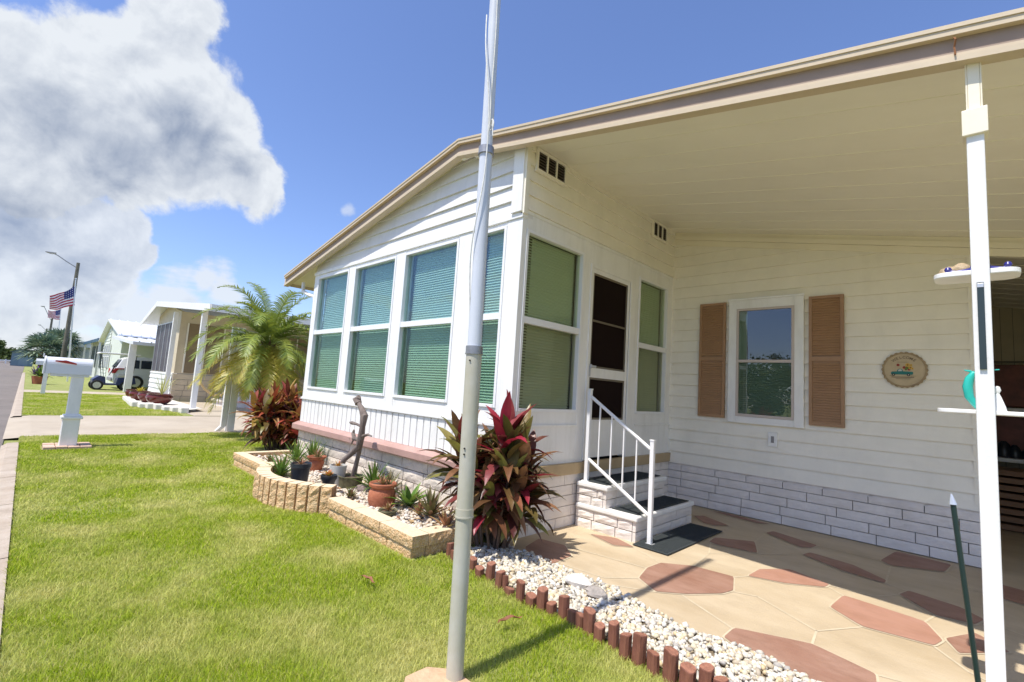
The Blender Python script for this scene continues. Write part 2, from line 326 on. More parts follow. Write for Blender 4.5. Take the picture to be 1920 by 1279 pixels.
# lap siding between two verticals; ztop(s) gives the top along the wall
def siding(mb,p,u,n,length,z0,ztop,pitch=.138,lip=.014,segs=1,m=0):
    lip*=1.7; u=Vector(u); n=Vector(n); p=Vector(p)
    zt=[ztop(0),ztop(length)]; z=z0
    while z<max(zt):
        z2=z+pitch
        # clip in s where ztop(s)>z (ztop linear)
        def lim(zz):
            a,b=zt
            if a>=zz and b>=zz: return (0,length)
            if a<zz and b<zz: return None
            s=(zz-a)/(b-a)*length
            return (s,length) if b>a else (0,s)
        lo=lim(z+1e-4)
        if lo is None: break
        hi=lim(z2)
        def pt(s,zz,d): q=p+u*s+n*d; return (q.x,q.y,zz)
        base=[(lo[0],z),(lo[1],z)]
        if hi is None: poly=[(lo[0],z),(lo[1],z)]+([(lo[1],ztop(lo[1]))] if ztop(lo[1])>z+1e-3 else [])+([(lo[0],ztop(lo[0]))] if ztop(lo[0])>z+1e-3 else [])
        else:
            poly=[(lo[0],z),(lo[1],z)]
            if ztop(lo[1])>z+1e-3 and hi[1]<lo[1]-1e-6: poly.append((lo[1],ztop(lo[1])))
            poly.append((hi[1],z2)); poly.append((hi[0],z2))
            if ztop(lo[0])>z+1e-3 and hi[0]>lo[0]+1e-6: poly.append((lo[0],ztop(lo[0])))
        if len(poly)>=3:
            mb.add([pt(s,zz,lip*(1-.85*(zz-z)/pitch)) for s,zz in poly],[tuple(range(len(poly)))],m)
            mb.add([pt(lo[0],z,0),pt(lo[1],z,0),pt(lo[1],z,lip),pt(lo[0],z,lip)],[(0,1,2,3)],m)
        z=z2
# ------------------------------------------------------------------ ground
g=MB(); g.add([(-700,-400,-.05),(300,-400,-.05),(300,500,-.05),(-700,500,-.05)],[(0,1,2,3)]); struct('ground',g,M['grassbase'])
g=MB(); g.add([(-420,-7.5,-.03),(60,-7.5,-.03),(60,-.10,-.03),(-420,-.10,-.03)],[(0,1,2,3)]); struct('road',g,M['asphalt'])
lawnm=MB(); lawnm.box(-10.95,9,.062,2.30,-.04,.0); lawnm.box(-10.95,-2.85,2.30,12,-.04,.0); lawnm.box(-10.95,-7.3,2.8,3.2,-.041,-.001)
struct('lawn',lawnm,M['grassbase'])
l2=MB(); l2.box(-25.2,-15.0,.062,12,-.04,.01); l2.box(-60,-27.2,.062,12,-.04,.01); struct('neighbor_lawn',l2,M['grassbase'])
cb=MB(); x=9.0
while x>-60:
    w=1.6+random.uniform(-.3,.3)
    if not (-15<x-w/2<-10.9): cb.add([(x-w+.012,-.11,-.028),(x,-.11,-.028),(x,-.05,.012),(x,.065,.02),(x-w+.012,.065,.02),(x-w+.012,-.05,.012),(x,.065,-.03),(x-w+.012,.065,-.03)],[(0,1,2,5),(5,2,3,4),(4,3,6,7)])
    x-=w
struct('curb',cb,M['curb'])
dv=MB(); dv.add([(-15.02,-.115,-.026),(-10.93,-.115,-.026),(-10.93,.2,.006),(-10.93,16,.006),(-15.02,16,.006),(-15.02,.2,.006)],[(0,1,2,5),(5,2,3,4)])
dv.add([(-21.4,3.3,.016),(-15.0,3.3,.016),(-15.0,16,.016),(-21.4,16,.016)],[(0,1,2,3)])
dv.add([(-27.2,-.05,.016),(-25.2,-.05,.016),(-25.2,9,.016),(-27.2,9,.016)],[(0,1,2,3)])
struct('driveway',dv,M['concrete'])
# patio with its stained shapes and joints
pz=.006
edge=[(-2.81,2.95),(-2.62,2.66),(-2.45,2.78),(-2.11,2.77),(-1.73,2.78),(-1.44,2.68),(-1.23,2.64),(-1.02,2.64),(-.8,2.66),(-.56,2.6),(0,2.45),(4,2.4),(4,9.6),(-2.81,9.6)]
pm=MB(); pm.add([(x,y,pz) for x,y in edge],[tuple(range(len(edge)))])
red={'A':[(-1.71,3.14),(-1.77,3.37),(-1.76,3.56),(-1.57,3.71),(-1.29,3.75),(-1.2,3.48),(-1.23,3.36),(-1.37,3.16),(-1.52,3.02)],
'D':[(-1.0,2.77),(-1.0,2.93),(-.66,3.09),(-.38,3.01),(-.36,2.89),(-.5,2.63),(-.63,2.62),(-.8,2.665)],
'E':[(-1.75,4.46),(-1.77,4.64),(-1.49,4.85),(-1.36,4.5),(-1.67,4.43)],'F':[(-1.52,5.28),(-1.49,5.42),(-1.08,5.26),(-1.1,5.11),(-1.17,5.05)],
'G':[(-1.1,4.82),(-1.07,4.95),(-.75,4.89),(-.52,4.69),(-.52,4.6),(-.78,4.64)],'H':[(-.62,5.26),(-.56,5.74),(-.2,5.7),(-.19,5.67),(-.22,5.38),(-.54,5.17)],
'I':[(-.42,4.42),(-.38,4.57),(-.11,4.5),(-.0,4.37),(-.04,4.22),(-.22,4.18)],'J':[(-2.25,5.28),(-2.18,5.39),(-1.84,5.21),(-1.94,5.09),(-2.05,5.07)],
'K':[(-2.22,5.7),(-2.07,5.77),(-1.6,5.7),(-1.7,5.61)],'L':[(-2.61,2.95),(-2.69,3.21),(-2.45,3.26),(-2.26,3.1),(-2.24,2.84),(-2.43,2.80)],
'M':[(-2.52,3.71),(-2.3,3.81),(-2.08,3.72),(-2.21,3.61)],'N':[(-.16,3.81),(-.04,4.06),(.1,3.9),(-.1,3.64)],'O':[(.1,3.1),(.12,3.4),(.4,3.5),(.5,3.2)],'P':[(.05,5.0),(.1,5.4),(.5,5.3),(.4,4.9)]}
pink={'B':[(-1.23,3.86),(-1.22,4.09),(-1.07,4.3),(-.79,4.2),(-.8,4.11),(-1.01,3.94)],'C':[(-.7,3.74),(-.68,4.05),(-.26,4.0),(-.17,3.76),(-.2,3.64),(-.51,3.58)]}
def scale_poly(P,d):
    cx=sum(p[0] for p in P)/len(P); cy=sum(p[1] for p in P)/len(P); out=[]
    for x,y in P:
        l=math.hypot(x-cx,y-cy); out.append((cx+(x-cx)*(l+d)/l,cy+(y-cy)*(l+d)/l))
    return out
def roundp(P):
    out=[]
    for i in range(len(P)):
        a=Vector(P[i-1]);b=Vector(P[i]);c=Vector(P[(i+1)%len(P)])
        out+=[tuple(b.lerp(a,.14)),tuple(b.lerp(a,.04).lerp(b.lerp(c,.04),.5)),tuple(b.lerp(c,.14))]
    return out
gi=MB(); si=MB()
for dct,mi in ((red,0),(pink,1)):
    for P in dct.values():
        Q=roundp(P); q2=scale_poly(Q,.012); gi.add([(x,y,pz+.003) for x,y in q2],[tuple(range(len(q2)))])
        si.add([(x,y,pz+.006) for x,y in Q],[tuple(range(len(Q)))],mi)
lines=[[(-1.94,2.78),(-1.52,3.02)],[(-2.3,2.9),(-1.87,2.94),(-1.71,3.14)],[(-1.19,3.47),(-1.06,3.52),(-.68,3.29),(-.51,3.58)],[(-1.39,3.12),(-1.01,2.92)],[(-.68,3.29),(-.66,3.09)],[(-.79,4.18),(-.53,4.23),(-.42,4.42)],[(-.17,3.76),(-.01,4.0)],[(-.2,3.63),(-.06,3.43),(.2,3.3)],[(-.26,4.0),(-.22,4.18)],[(-1.08,5.26),(-1.06,5.3),(-.81,5.28),(-.62,5.26)],[(-.54,5.17),(-.52,4.69)],[(-1.36,4.5),(-1.1,4.82)],[(-1.52,5.28),(-1.49,4.85)],[(-1.7,5.61),(-1.5,5.42)],[(-2.2,3.77),(-1.76,3.56)],[(-.22,5.38),(-.04,5.04),(.2,5)],[(-1.29,3.75),(-1.23,3.86)],[(-.0,4.37),(.3,4.2)],[(-1.57,3.71),(-1.62,4.13),(-1.37,4.48)],[(-2.45,3.26),(-2.12,3.31),(-1.77,3.37)],[(-.68,4.05),(-.79,4.15)],[(-.38,3.01),(-.1,3.1),(.1,3.1)],[(-1.62,4.13),(-1.75,4.5)],[(-.38,4.57),(-.52,4.62)],[(-1.07,4.95),(-1.12,5.06)],[(-.36,2.9),(0,2.7)]]
for P in lines:
    for a,b in zip(P[:-1],P[1:]):
        a=Vector(a);b=Vector(b);t=(b-a).normalized();n=Vector((-t.y,t.x))*.0065
        gi.add([(a.x-n.x,a.y-n.y,pz+.0022),(b.x-n.x,b.y-n.y,pz+.0022),(b.x+n.x,b.y+n.y,pz+.0022),(a.x+n.x,a.y+n.y,pz+.0022)],[(0,1,2,3)])
struct('patio',pm,M['patio']); struct('patio_joints',gi,M['grout']); struct('patio_stains',si,[M['stone_red'],M['stone_pink']])
# ------------------------------------------------------------------ the house
house=thing('mobile_home',(-4.9,5.5,0),'white mobile home with tan eaves, corner sunroom and covered patio','house')
XS=-2.81; YF=2.89; YB=5.80; XL=-7.10; RX=-3.64; EX=-7.97; FY=2.775; CX=3.2
def ztop(x): return 3.71-.1895*(x-RX) if x>RX else 3.71+.197*(x-RX)
def zsof(x): return ztop(x)-.10
ceil=lambda x: 3.46-.2044*(x+2.84)
def zunder(x): return ztop(x)-.115
# cores
b=MB()
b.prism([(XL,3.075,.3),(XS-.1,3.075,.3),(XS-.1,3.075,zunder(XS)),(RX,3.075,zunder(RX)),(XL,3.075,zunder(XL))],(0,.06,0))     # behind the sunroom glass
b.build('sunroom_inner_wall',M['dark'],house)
b=MB(); b.box(XL,XL+.02,3.14,12,.48,2.70); b.build('far_side_wall',M['vinyl'],house)
# front wall: gable siding, trim posts, head and sill
b=MB()
b.prism([(XL,YF+.03,2.78),(XS,YF+.03,2.78),(XS,YF+.03,zunder(XS)+.03),(RX,YF+.03,zunder(RX)+.03),(XL,YF+.03,zunder(XL)+.03)],(0,.1,0))
siding(b,(XL,YF+.03,0),(1,0,0),(0,-1,0),RX-XL,2.81,lambda s: zunder(XL+s)+.02,pitch=.145,lip=.015)
siding(b,(RX,YF+.03,0),(1,0,0),(0,-1,0),XS-.12-RX,2.81,lambda s: zunder(RX+s)+.02,pitch=.145,lip=.015)
b.build('gable_siding',mat('gable_vinyl',(.76,.75,.73),.35,3,.03,dirt=(2.5,.3,(.45,.45,.42),(2,2,.6))),house)
b=MB(); op=[(-6.965,-6.0),(-5.835,-4.83),(-4.655,-3.675),(-3.43,-3.0)]
xs=[XL]+[v for o in op for v in o]+[XS]
for i in range(0,len(xs),2): b.box(xs[i],xs[i+1],YF,YF+(.12 if i<8 else .058),.94,2.765)
for x0,x1 in op: b.box(x0,x1,YF+.004,YF+.12,.94,1.085); b.box(x0,x1,YF+.004,YF+.12,2.73,2.765)
b.box(XL-.01,XS+.004,YF-.012,YF+.058,2.765,2.815); b.box(XL-.01,XS+.004,YF-.02,YF+.0,.925,.955)
b.build('sunroom_front_wall',M['white'],house,bevel=.004)
b=MB(); x=XL+.0; 
b.box(XL+.002,XS-.002,YF+.014,YF+.058,.59,.925)
i=0
while x<XS-.05: 
    w=.118; x1=min(x+w-.012,XS-.01); b.box(x+.006,x1,YF,YF+.014,.6,.922); 
    b.box(x+w*.5-.003,x+w*.5+.003,YF-.005,YF+.0,.6,.922) if False else None
    x+=w
b.build('bead_panel',M['white'],house,bevel=.003)
b=MB(); b.prism([(XL-.05,YF-.07,.485),(XL-.05,YF-.085,.50),(XL-.05,YF-.085,.565),(XL-.05,YF+.0,.60),(XL-.05,YF+.1,.60),(XL-.05,YF+.1,.485)],(XS-.02-XL+.0,0,0)); b.build('front_ledge',M['pink'],house,bevel=.004)
b=MB(); b.box(XL,XS-.03,YF+.03,YF+.1,-.02,.487,1); blocks(b,(XL,YF+.03,0),(1,0,0),(0,-1,0),XS-XL-.0,.0,.485,.42,.12,.009,.03,.012,3)
b.build('front_skirting',[M['brickf'],M['mortar']],house)
def blinds(mb,p,u,n,w,z0,z1,pitch=.026):
    p=Vector(p);u=Vector(u);n=Vector(n); z=z0
    while z<z1:
        j=random.uniform(-.0006,.0006)
        a=p+n*.009; c=p-n*.009
        mb.add([(a.x,a.y,z+j),(a.x+u.x*w,a.y+u.y*w,z+j),(c.x+u.x*w,c.y+u.y*w,z+.021+j),(c.x,c.y,z+.021+j)],[(0,1,2,3)]); z+=pitch
    q=p-n*.0125; mb.add([(q.x,q.y,z0),(q.x+u.x*w,q.y+u.y*w,z0),(q.x+u.x*w,q.y+u.y*w,z1),(q.x,q.y,z1)],[(0,1,2,3)])
def boxu(mb,p,u,n,s0,s1,d0,d1,z0,z1,m=0):   # box in wall coordinates: along u, outward n
    p=Vector(p);u=Vector(u);n=Vector(n); c=[p+u*s0+n*d0,p+u*s1+n*d0,p+u*s1+n*d1,p+u*s0+n*d1]
    mb.add([(q.x,q.y,z0) for q in c]+[(q.x,q.y,z1) for q in c],[(0,3,2,1),(4,5,6,7),(0,1,5,4),(1,2,6,5),(2,3,7,6),(3,0,4,7)],m)
def window(p,u,n,w,z0,zm,z1,gu,gl,label,fw=.028,dpane=-.035,dbl=-.085,inset=.05,blind=True,fm=None,name='window'):
    fm=fm or M['frame']; b=MB()
    boxu(b,p,u,n,0,fw,-.06,.008,z0,z1); boxu(b,p,u,n,w-fw,w,-.06,.008,z0,z1); boxu(b,p,u,n,fw,w-fw,-.06,.007,z1-fw,z1); boxu(b,p,u,n,fw,w-fw,-.06,.012,z0,z0+fw)
    boxu(b,p,u,n,fw,w-fw,-.055,.004,zm-.03,zm+.03)
    fr=b.build(name,fm,house,bevel=.002); 
    if label: fr['label']=label
    b=MB(); boxu(b,p,u,n,fw*.6,w-fw*.6,dpane,dpane+.002,zm,z1-.01); b.build('upper_pane',gu,fr)
    b=MB(); boxu(b,p,u,n,fw*.6,w-fw*.6,dpane-.006,dpane-.004,z0+.01,zm); b.build('lower_pane',gl,fr)
    if blind:
        b=MB(); q=Vector(p)+Vector(u)*(fw+inset)+Vector(n)*dbl; blinds(b,q,u,n,w-2*fw-inset-.012,z0+.01,z1-.02); b.build('blinds',M['blind'],fr)
    return fr
for x0,x1 in op:
    window((x0,YF,0),(1,0,0),(0,-1,0),x1-x0,1.085,1.90,2.73,M['glassF'],M['glassL'],None,name='sunroom_window',dbl=-.10,inset=.06)
# side wall (door wall)
b=MB()
SW=(XS,YF,0); SU=(0,1,0); SN=(1,0,0)
def SB(mb,y0,y1,d0,d1,z0,z1,m=0): mb.box(XS+d0,XS+d1,y0,y1,z0,z1,m)
ys=[YF+.12,2.95,3.82,3.95,4.75,4.93,5.66,YB]
SB(b,3.82,3.95,-.1,0,.59,2.83); SB(b,4.75,4.93,-.1,0,.59,2.83); SB(b,5.66,YB,-.1,0,.59,2.83)
SB(b,YF+.059,3.82,-.1,-.001,2.68,2.83); SB(b,3.95,4.75,-.1,-.001,2.56,2.83); SB(b,4.93,5.66,-.1,-.001,2.68,2.83)
SB(b,YF+.06,3.82,-.1,-.002,.59,1.07); SB(b,4.93,5.66,-.1,-.001,.59,1.07)
SB(b,YF+.0,3.82,0,.012,.935,.955); SB(b,4.93,5.8,0,.012,.935,.955)
SB(b,3.94,3.975,0,.012,.60,2.60); SB(b,4.73,4.765,0,.012,.60,2.60); SB(b,3.975,4.73,0,.012,2.565,2.60)
SB(b,YF-.002,YB,0,.008,2.815,2.845)
b.build('sunroom_side_wall',M['white'],house,bevel=.003)
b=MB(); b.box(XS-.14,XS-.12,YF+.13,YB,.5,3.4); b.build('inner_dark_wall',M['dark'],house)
window((XS,2.95,0),SU,SN,.87,1.07,1.87,2.68,M['glassS'],M['glassS2'],'wide two-part sunroom window on the door wall beside the red plant',dbl=-.09,inset=.0)
window((XS,4.93,0),SU,SN,.73,1.07,1.87,2.68,M['glassS'],M['glassS2'],'narrow two-part sunroom window between the door and the patio wall',dbl=-.09,inset=.0)
b=MB(); b.box(XS-.02,XS,YF,YB,2.84,ceil(XS)+.02); siding(b,(XS,YF+.04,0),SU,SN,YB-YF-.04,2.845,lambda s:ceil(XS)+.0,pitch=.138,lip=.014)
b.box(XS-.02,XS+.02,YF-.012,YF+.04,2.80,ceil(XS)); b.box(XS,XS+.02,YF+.04,YB,ceil(XS)-.035,ceil(XS)-.0)

ct=MB(); ct.box(XS-.13,XS+.0,YF-.03,YF+.05,2.816,ceil(XS)-.0); ct.build('corner_trim',M['white'],house,bevel=.004)
b.box(XS,XS+.022,YB-.03,YB-.0,2.85,ceil(XS)-.036)
b.build('upper_side_siding',M['vinyl'],house)
for y0,y1 in ((3.0,3.40),(5.16,5.50)):
    b=MB(); SB(b,y0,y1,.0262,.0275,3.235,3.43,1)
    for z0,z1 in ((3.225,3.25),(3.415,3.44)): SB(b,y0-.015,y1+.015,.012,.043,z0,z1)
    for k in range(4):
        yy=y0+(y1-y0)*k/3; SB(b,yy-.009,yy+.009,.0125,.042,3.25,3.415)
    v=b.build('wall_vent',[M['vinyl'],M['dark']],house)
    b=MB()
    for k in range(6): z=3.255+k*.027; b.add([(XS+.028,y0,z+.018),(XS+.028,y1,z+.018),(XS+.038,y1,z),(XS+.038,y0,z)],[(0,1,2,3)])
    b.build('louver',mat('vent_louver',(.10,.07,.05),.6),v)
b=MB(); b.box(XS-.02,XS+.035,YF+.0,YB-.002,.487,.592); b.build('side_ledge',M['tanledge'],house,bevel=.004)
b=MB(); b.box(XS-.1,XS-.028,YF,YB,-.02,.485,1); blocks(b,(XS-.028,YF+.02,0),SU,SN,YB-YF,.0,.483,.4,.098,.006,.03,.004,8)
b.build('side_skirting',[M['brickw'],M['mortar']],house)
# screen door
DX=XS+.0
dr=MB(); SB(dr,3.975,4.01,-.03,-.002,.62,2.565); SB(dr,4.69,4.73,-.03,-.002,.62,2.565); SB(dr,4.01,4.69,-.03,-.003,2.52,2.565); SB(dr,4.01,4.69,-.03,-.002,1.43,1.53); SB(dr,4.01,4.69,-.03,-.003,.62,1.00)
door=dr.build('screen_door',M['white'],house,bevel=.003)
b=MB()
for z0,z1 in ((1.53,2.52),(1.0,1.43)):
    SB(b,4.01,4.03,-.025,-.008,z0,z1); SB(b,4.67,4.69,-.025,-.008,z0,z1); SB(b,4.03,4.67,-.025,-.009,z0,z0+.02); SB(b,4.03,4.67,-.025,-.009,z1-.02,z1)
SB(b,4.03,4.67,-.025,-.010,2.01,2.03)
b.build('panel_frame',mat('bronze_trim',(.20,.17,.12),.45,metal=.3),door)
b=MB(); SB(b,4.03,4.67,-.02,-.017,1.02,1.41); SB(b,4.03,4.67,-.021,-.018,1.55,2.50); b.build('screen_panel',M['mesh'],door)
b=MB(); SB(b,3.985,4.0,.0,.03,1.52,1.56); SB(b,3.98,4.06,.03,.04,1.53,1.55); SB(b,3.982,4.005,-.001,.012,1.44,1.52); b.build('handle',M['alu'],door)
# back wall with window, shutters, outlet
b=MB(); b.box(XS-.1,.0,YB+.0,YB+.1,.45,2.86); b.prism([(XS-.1,YB,2.86),(.0,YB,2.86),(.0,YB,ceil(0)),(XS-.1,YB,ceil(XS)+.02)],(0,.1,0))
siding(b,(XS,YB,0),(1,0,0),(0,-1,0),-XS,.482,lambda s:ceil(XS+s)-.12,pitch=.1385,lip=.016)
b.box(XS,XS+.03,YB-.02,YB,.5,ceil(XS)-.15); b.box(-.03,.004,YB-.022,YB+.1,.48,2.86)
b.build('patio_wall_siding',M['vinyl'],house)
b=MB()
for d,z0,z1 in ((.028,-.17,-.10),(.04,-.10,-.045),(.022,-.045,.0)):
    b.prism([(XS+.02,YB-.001,ceil(XS)+z0),(.35,YB-.001,ceil(.35)+z0),(.35,YB-.001,ceil(.35)+z1-.002),(XS+.02,YB-.001,ceil(XS)+z1-.002)],(0,-d,0))
b.build('ceiling_molding',M['cream'],house)
b=MB(); b.box(XS,.0,YB+.03,YB+.1,-.02,.48,1); blocks(b,(XS,YB+.03,0),(1,0,0),(0,-1,0),-XS,.012,.478,.40,.094,.007,.03,.006,12); b.box(XS,.0,YB-.025,YB,.476,.492)
b.build('patio_skirting',[M['brickw'],M['mortar']],house)
WX0,WX1=-2.075,-1.30
b=MB(); b.box(WX0,WX0+.09,YB-.062,YB,1.045,2.475); b.box(WX1-.09,WX1,YB-.062,YB,1.045,2.475); b.box(WX0+.09,WX1-.09,YB-.061,YB,2.36,2.475); b.box(WX0+.09,WX1-.09,YB-.061,YB,1.045,1.12)
b.box(WX0-.01,WX1+.01,YB-.074,YB-.062,2.46,2.485)
pw=b.build('patio_window',M['white'],house,bevel=.004); b=MB()
for x0,x1,z0,z1 in ((WX0+.09,WX0+.115,1.12,2.36),(WX1-.115,WX1-.09,1.12,2.36),(WX0+.115,WX1-.115,2.335,2.36),(WX0+.115,WX1-.115,1.12,1.15),(WX0+.115,WX1-.115,1.735,1.765)): b.box(x0,x1,YB-.068,YB-.03,z0,z1)
b.build('sash',mat('sash_grey',(.55,.47,.42),.4),pw)
b=MB(); b.box(WX0+.115,WX1-.115,YB-.052,YB-.050,1.765,2.335); b.build('upper_pane',M['glassB'],pw)
b=MB(); b.box(WX0+.115,WX1-.115,YB-.048,YB-.046,1.15,1.735); b.build('lower_pane',M['glassB'],pw)
b=MB(); b.box(WX0+.115,WX1-.115,YB-.0300,YB-.0290,1.15,1.765); blinds(b,(WX0+.12,YB-.036,0),(1,0,0),(0,-1,0),.54,1.16,1.72,.024); b.box(WX0+.115,WX0+.2,YB-.041,YB-.037,1.74,2.33); b.build('blinds',mat('blind_shade',(.36,.38,.34),.5),pw)
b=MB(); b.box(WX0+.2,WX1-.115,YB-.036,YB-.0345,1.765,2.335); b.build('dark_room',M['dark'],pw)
for x0,x1,z0,z1 in ((-2.425,-2.115,1.085,2.455),(-1.255,-.945,1.085,2.445)):
    b=MB(); y=YB-.028; f=.03
    b.box(x0,x0+f,y-.028,y,z0,z1); b.box(x1-f,x1,y-.028,y,z0,z1); b.box(x0+f,x1-f,y-.027,y,z1-f,z1); b.box(x0+f,x1-f,y-.027,y,z0,z0+f); b.box(x0+f,x1-f,y-.027,y,1.755,1.80)
    b.box(x0+f,x1-f,y-.008,y,z0+f,z1-f); z=z0+f
    while z<z1-f-.02:
        if not 1.73<z<1.80: b.add([(x0+f,y-.022,z),(x1-f,y-.022,z),(x1-f,y-.012,z+.025),(x0+f,y-.012,z+.025)],[(0,1,2,3)]); b.add([(x0+f,y-.022,z),(x1-f,y-.022,z),(x1-f,y-.009,z-.002),(x0+f,y-.009,z-.002)],[(3,2,1,0)])
        z+=.026
    b.build('shutter',M['shutter'],house)
b=MB(); b.box(-1.645,-1.555,YB-.042,YB-.02,.82,.97); o=b.build('outlet_cover',M['white'],house,bevel=.004); b=MB(); b.box(-1.615,-1.585,YB-.046,YB-.042,.86,.93); b.build('outlet_socket',mat('grey_plastic',(.25,.24,.23),.5),o)
# roof, soffits, fascia
b=MB()
for a,c in ((EX-.02,RX),(RX,CX+.1)): b.prism([(a,FY+.02,ztop(a)+.005),(c,FY+.02,ztop(c)+.005),(c,FY+.02,ztop(c)+.03),(a,FY+.02,ztop(a)+.03)],(0,10,0))
b.build('roof',M['shingle'],house)
b=MB(); b.prism([(XS-.7,FY+.05,ceil(XS-.0)+.0),(XS,FY+.05,ceil(XS)),(CX,FY+.05,ceil(CX)),(CX,FY+.05,ceil(CX)+.02),(XS-.7,FY+.05,ceil(XS)+.02)][1:4]+[(XS,FY+.05,ceil(XS)+.02)],(0,9.7,0))
yy=FY+.35
while yy<12: b.prism([(XS,yy,ceil(XS)-.004),(CX,yy,ceil(CX)-.004),(CX,yy,ceil(CX)+.001),(XS,yy,ceil(XS)+.001)],(0,.009,0)); yy+=.305
sof=b.build('carport_ceiling',None or mat('ceiling_pans',(.90,.86,.73),.45,1.2,.035,.0,dirt=(1.6,.12,(.60,.52,.38),(.6,2,1))),house)
t=MATS['ceiling_pans'].node_tree; wv=t.nodes.new('ShaderNodeTexWave'); wv.bands_direction='Y'; wv.inputs['Scale'].default_value=1.6; wv.inputs['Detail'].default_value=0; wv.wave_profile='SAW'
tn=[n for n in t.nodes if n.type=='TEX_COORD'][0]; t.links.new(tn.outputs['Object'],wv.inputs[0]); bp=t.nodes.new('ShaderNodeBump'); bp.inputs['Strength'].default_value=.25; bp.inputs['Distance'].default_value=.006; t.links.new(wv.outputs[0],bp.inputs['Height']); t.links.new(bp.outputs[0],t.nodes['Principled BSDF'].inputs['Normal'])
b=MB()
for a,c in ((EX,RX),(RX,XS-.001)): b.prism([(a,FY+.05,zunder(a)-.0),(c,FY+.05,zunder(c)),(c,FY+.05,zunder(c)+.015),(a,FY+.05,zunder(a)+.015)],(0,YF+.04-FY-.05,0))
b.prism([(EX,YF+.04,zunder(EX)),(XL,YF+.04,zunder(XL)),(XL,YF+.04,zunder(XL)+.015),(EX,YF+.04,zunder(EX)+.015)],(0,9,0))
b.build('gable_soffit',M['cream'],house)
b=MB()
def run(mb,y0,y1,t0,t1,m,xa=EX,xb=CX):
    for a,c in ((xa,RX),(RX,xb)): mb.prism([(a,y0,ztop(a)-t1),(c,y0,ztop(c)-t1),(c,y0,ztop(c)-t0),(a,y0,ztop(a)-t0)],(0,y1-y0,0),m)
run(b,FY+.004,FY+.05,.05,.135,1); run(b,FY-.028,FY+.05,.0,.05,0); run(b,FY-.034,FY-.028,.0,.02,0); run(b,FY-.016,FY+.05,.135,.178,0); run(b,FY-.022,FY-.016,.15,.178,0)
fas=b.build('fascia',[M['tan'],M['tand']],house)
b=MB(); b.box(EX-.03,EX,FY+.0,12,ztop(EX)-.16,ztop(EX)+.0); b.box(EX-.10,EX-.03,FY+.02,12,ztop(EX)-.13,ztop(EX)-.01); b.build('eave_gutter',M['tan'],house)
b=MB(); b.tube([(XL-.45,2.9,2.72),(XL-.43,2.9,2.58),(XL-.2,2.9,2.50),(XL-.03,2.92,2.46),(XL-.03,2.95,2.3)],.028,8); b.build('downspout',M['white'],house,smooth=True)
b=MB(); p=PY(885,292,2.85); b.box(p[0]-.12,p[0]+.10,2.81,2.85,p[2]-.02,p[2]+.01); b.box(p[0]+.08,p[0]+.13,2.81,2.89,p[2]-.05,p[2]+.0); b.build('soffit_bracket',M['vinyl'],house)
b=MB(); hx=-.03; hz=ztop(hx)-.09; b.tube([(hx,FY-.02,hz+.03),(hx+.006,FY-.035,hz+.01),(hx,FY-.024,hz-.02),(hx+.003,FY-.03,hz-.06)],.004,6); b.build('fascia_hook',mat('rust',(.22,.09,.03),.8),house)
# white post with its head bracket
POX,POY=.027,2.83; hw=.029
b=MB(); b.box(POX-hw,POX+hw,POY-hw,POY+hw,0,2.57); post=b.build('porch_post',M['white'],house,bevel=.005)
b=MB(); b.box(POX-.042,POX+.042,POY-.045,POY+.045,2.50,2.62); b.box(POX-.019,POX+.021,POY-.03,POY+.03,2.62,ceil(POX)+.0); b.box(POX-.026,POX-.0195,POY-.03,POY+.03,2.62,ceil(POX)); b.box(POX+.0215,POX+.028,POY-.03,POY+.03,2.62,ceil(POX)); b.build('post_bracket',M['cream'],post,bevel=.003)
b=MB(); b.box(POX-.05,POX+.05,POY-.05,POY+.05,0,.13); b.build('post_sleeve',M['white'],post,bevel=.006)
for x,y in ((2.9,2.85),(2.9,9.)):
    b=MB(); b.box(x-.04,x+.04,y-.04,y+.04,0,ceil(x)); b.build('porch_post',M['white'],house)
# far end of the carport: storage room
b=MB(); b.box(-.02,.0,YB+.1,9.3,0,2.86); b.box(-.1,CX,9.3,9.4,0,3.2); b.box(1.3,1.4,5.9,9.3,0,2.75)
b.build('storage_wall',mat('storage_panel',(.52,.45,.31),.6,3,.08),house)
b=MB()
for k in range(12): b.box(.02+k*.12,.025+k*.12,9.296,9.299,0,2.8)
b.box(.0,1.3,9.28,9.299,2.05,2.07); b.build('panel_groove',mat('groove',(.2,.17,.12),.8),house)
c=thing('storage_cabinet',(.6,9.1,0),'dark brown cabinet with white shelves at the far end of the carport','cabinet')
b=MB(); b.box(.17,1.25,9.05,9.27,1.45,2.0,0); b.build('cabinet_door',M['woodd'],c,bevel=.01)
b=MB(); b.box(.12,1.28,8.85,9.25,1.37,1.43); b.box(.12,1.28,8.85,9.25,.74,.79); b.box(.12,.15,8.9,9.2,.79,1.37); b.build('shelf',M['white'],c,bevel=.004)
b=MB(); b.box(.16,1.25,9.20,9.25,.80,1.36); b.build('back_panel',M['woodd'],c)
for k in range(3): 
    b=MB(); r=.09-.015*k; cx,cz=.24+.10*k,.80; b.lathe((cx,9.0,cz),[(0,0),(r*.9,0),(r,.06),(r*.6,.17-.04*k),(r*.25,.2-.04*k),(0,.2-.04*k)],12); tag(b.build('storage_jar',M['blackp'],smooth=True),('largest of the three black jars on the shelf behind the post','middle-sized black jar on the dark carport shelf','smallest black jar on the dark carport shelf')[k],'jar','black jars on the carport shelf')
c=thing('lumber_stack',(.6,8.3,0),'stack of brown wooden planks lying in the dark end of the carport','lumber')
for k in range(8):
    b=MB(); b.box(.05+random.uniform(-.02,.02),1.28,8.05+.03*k,8.9,.02+k*.085,.02+k*.085+.06); b.build('plank',M['wood'],c,bevel=.004)
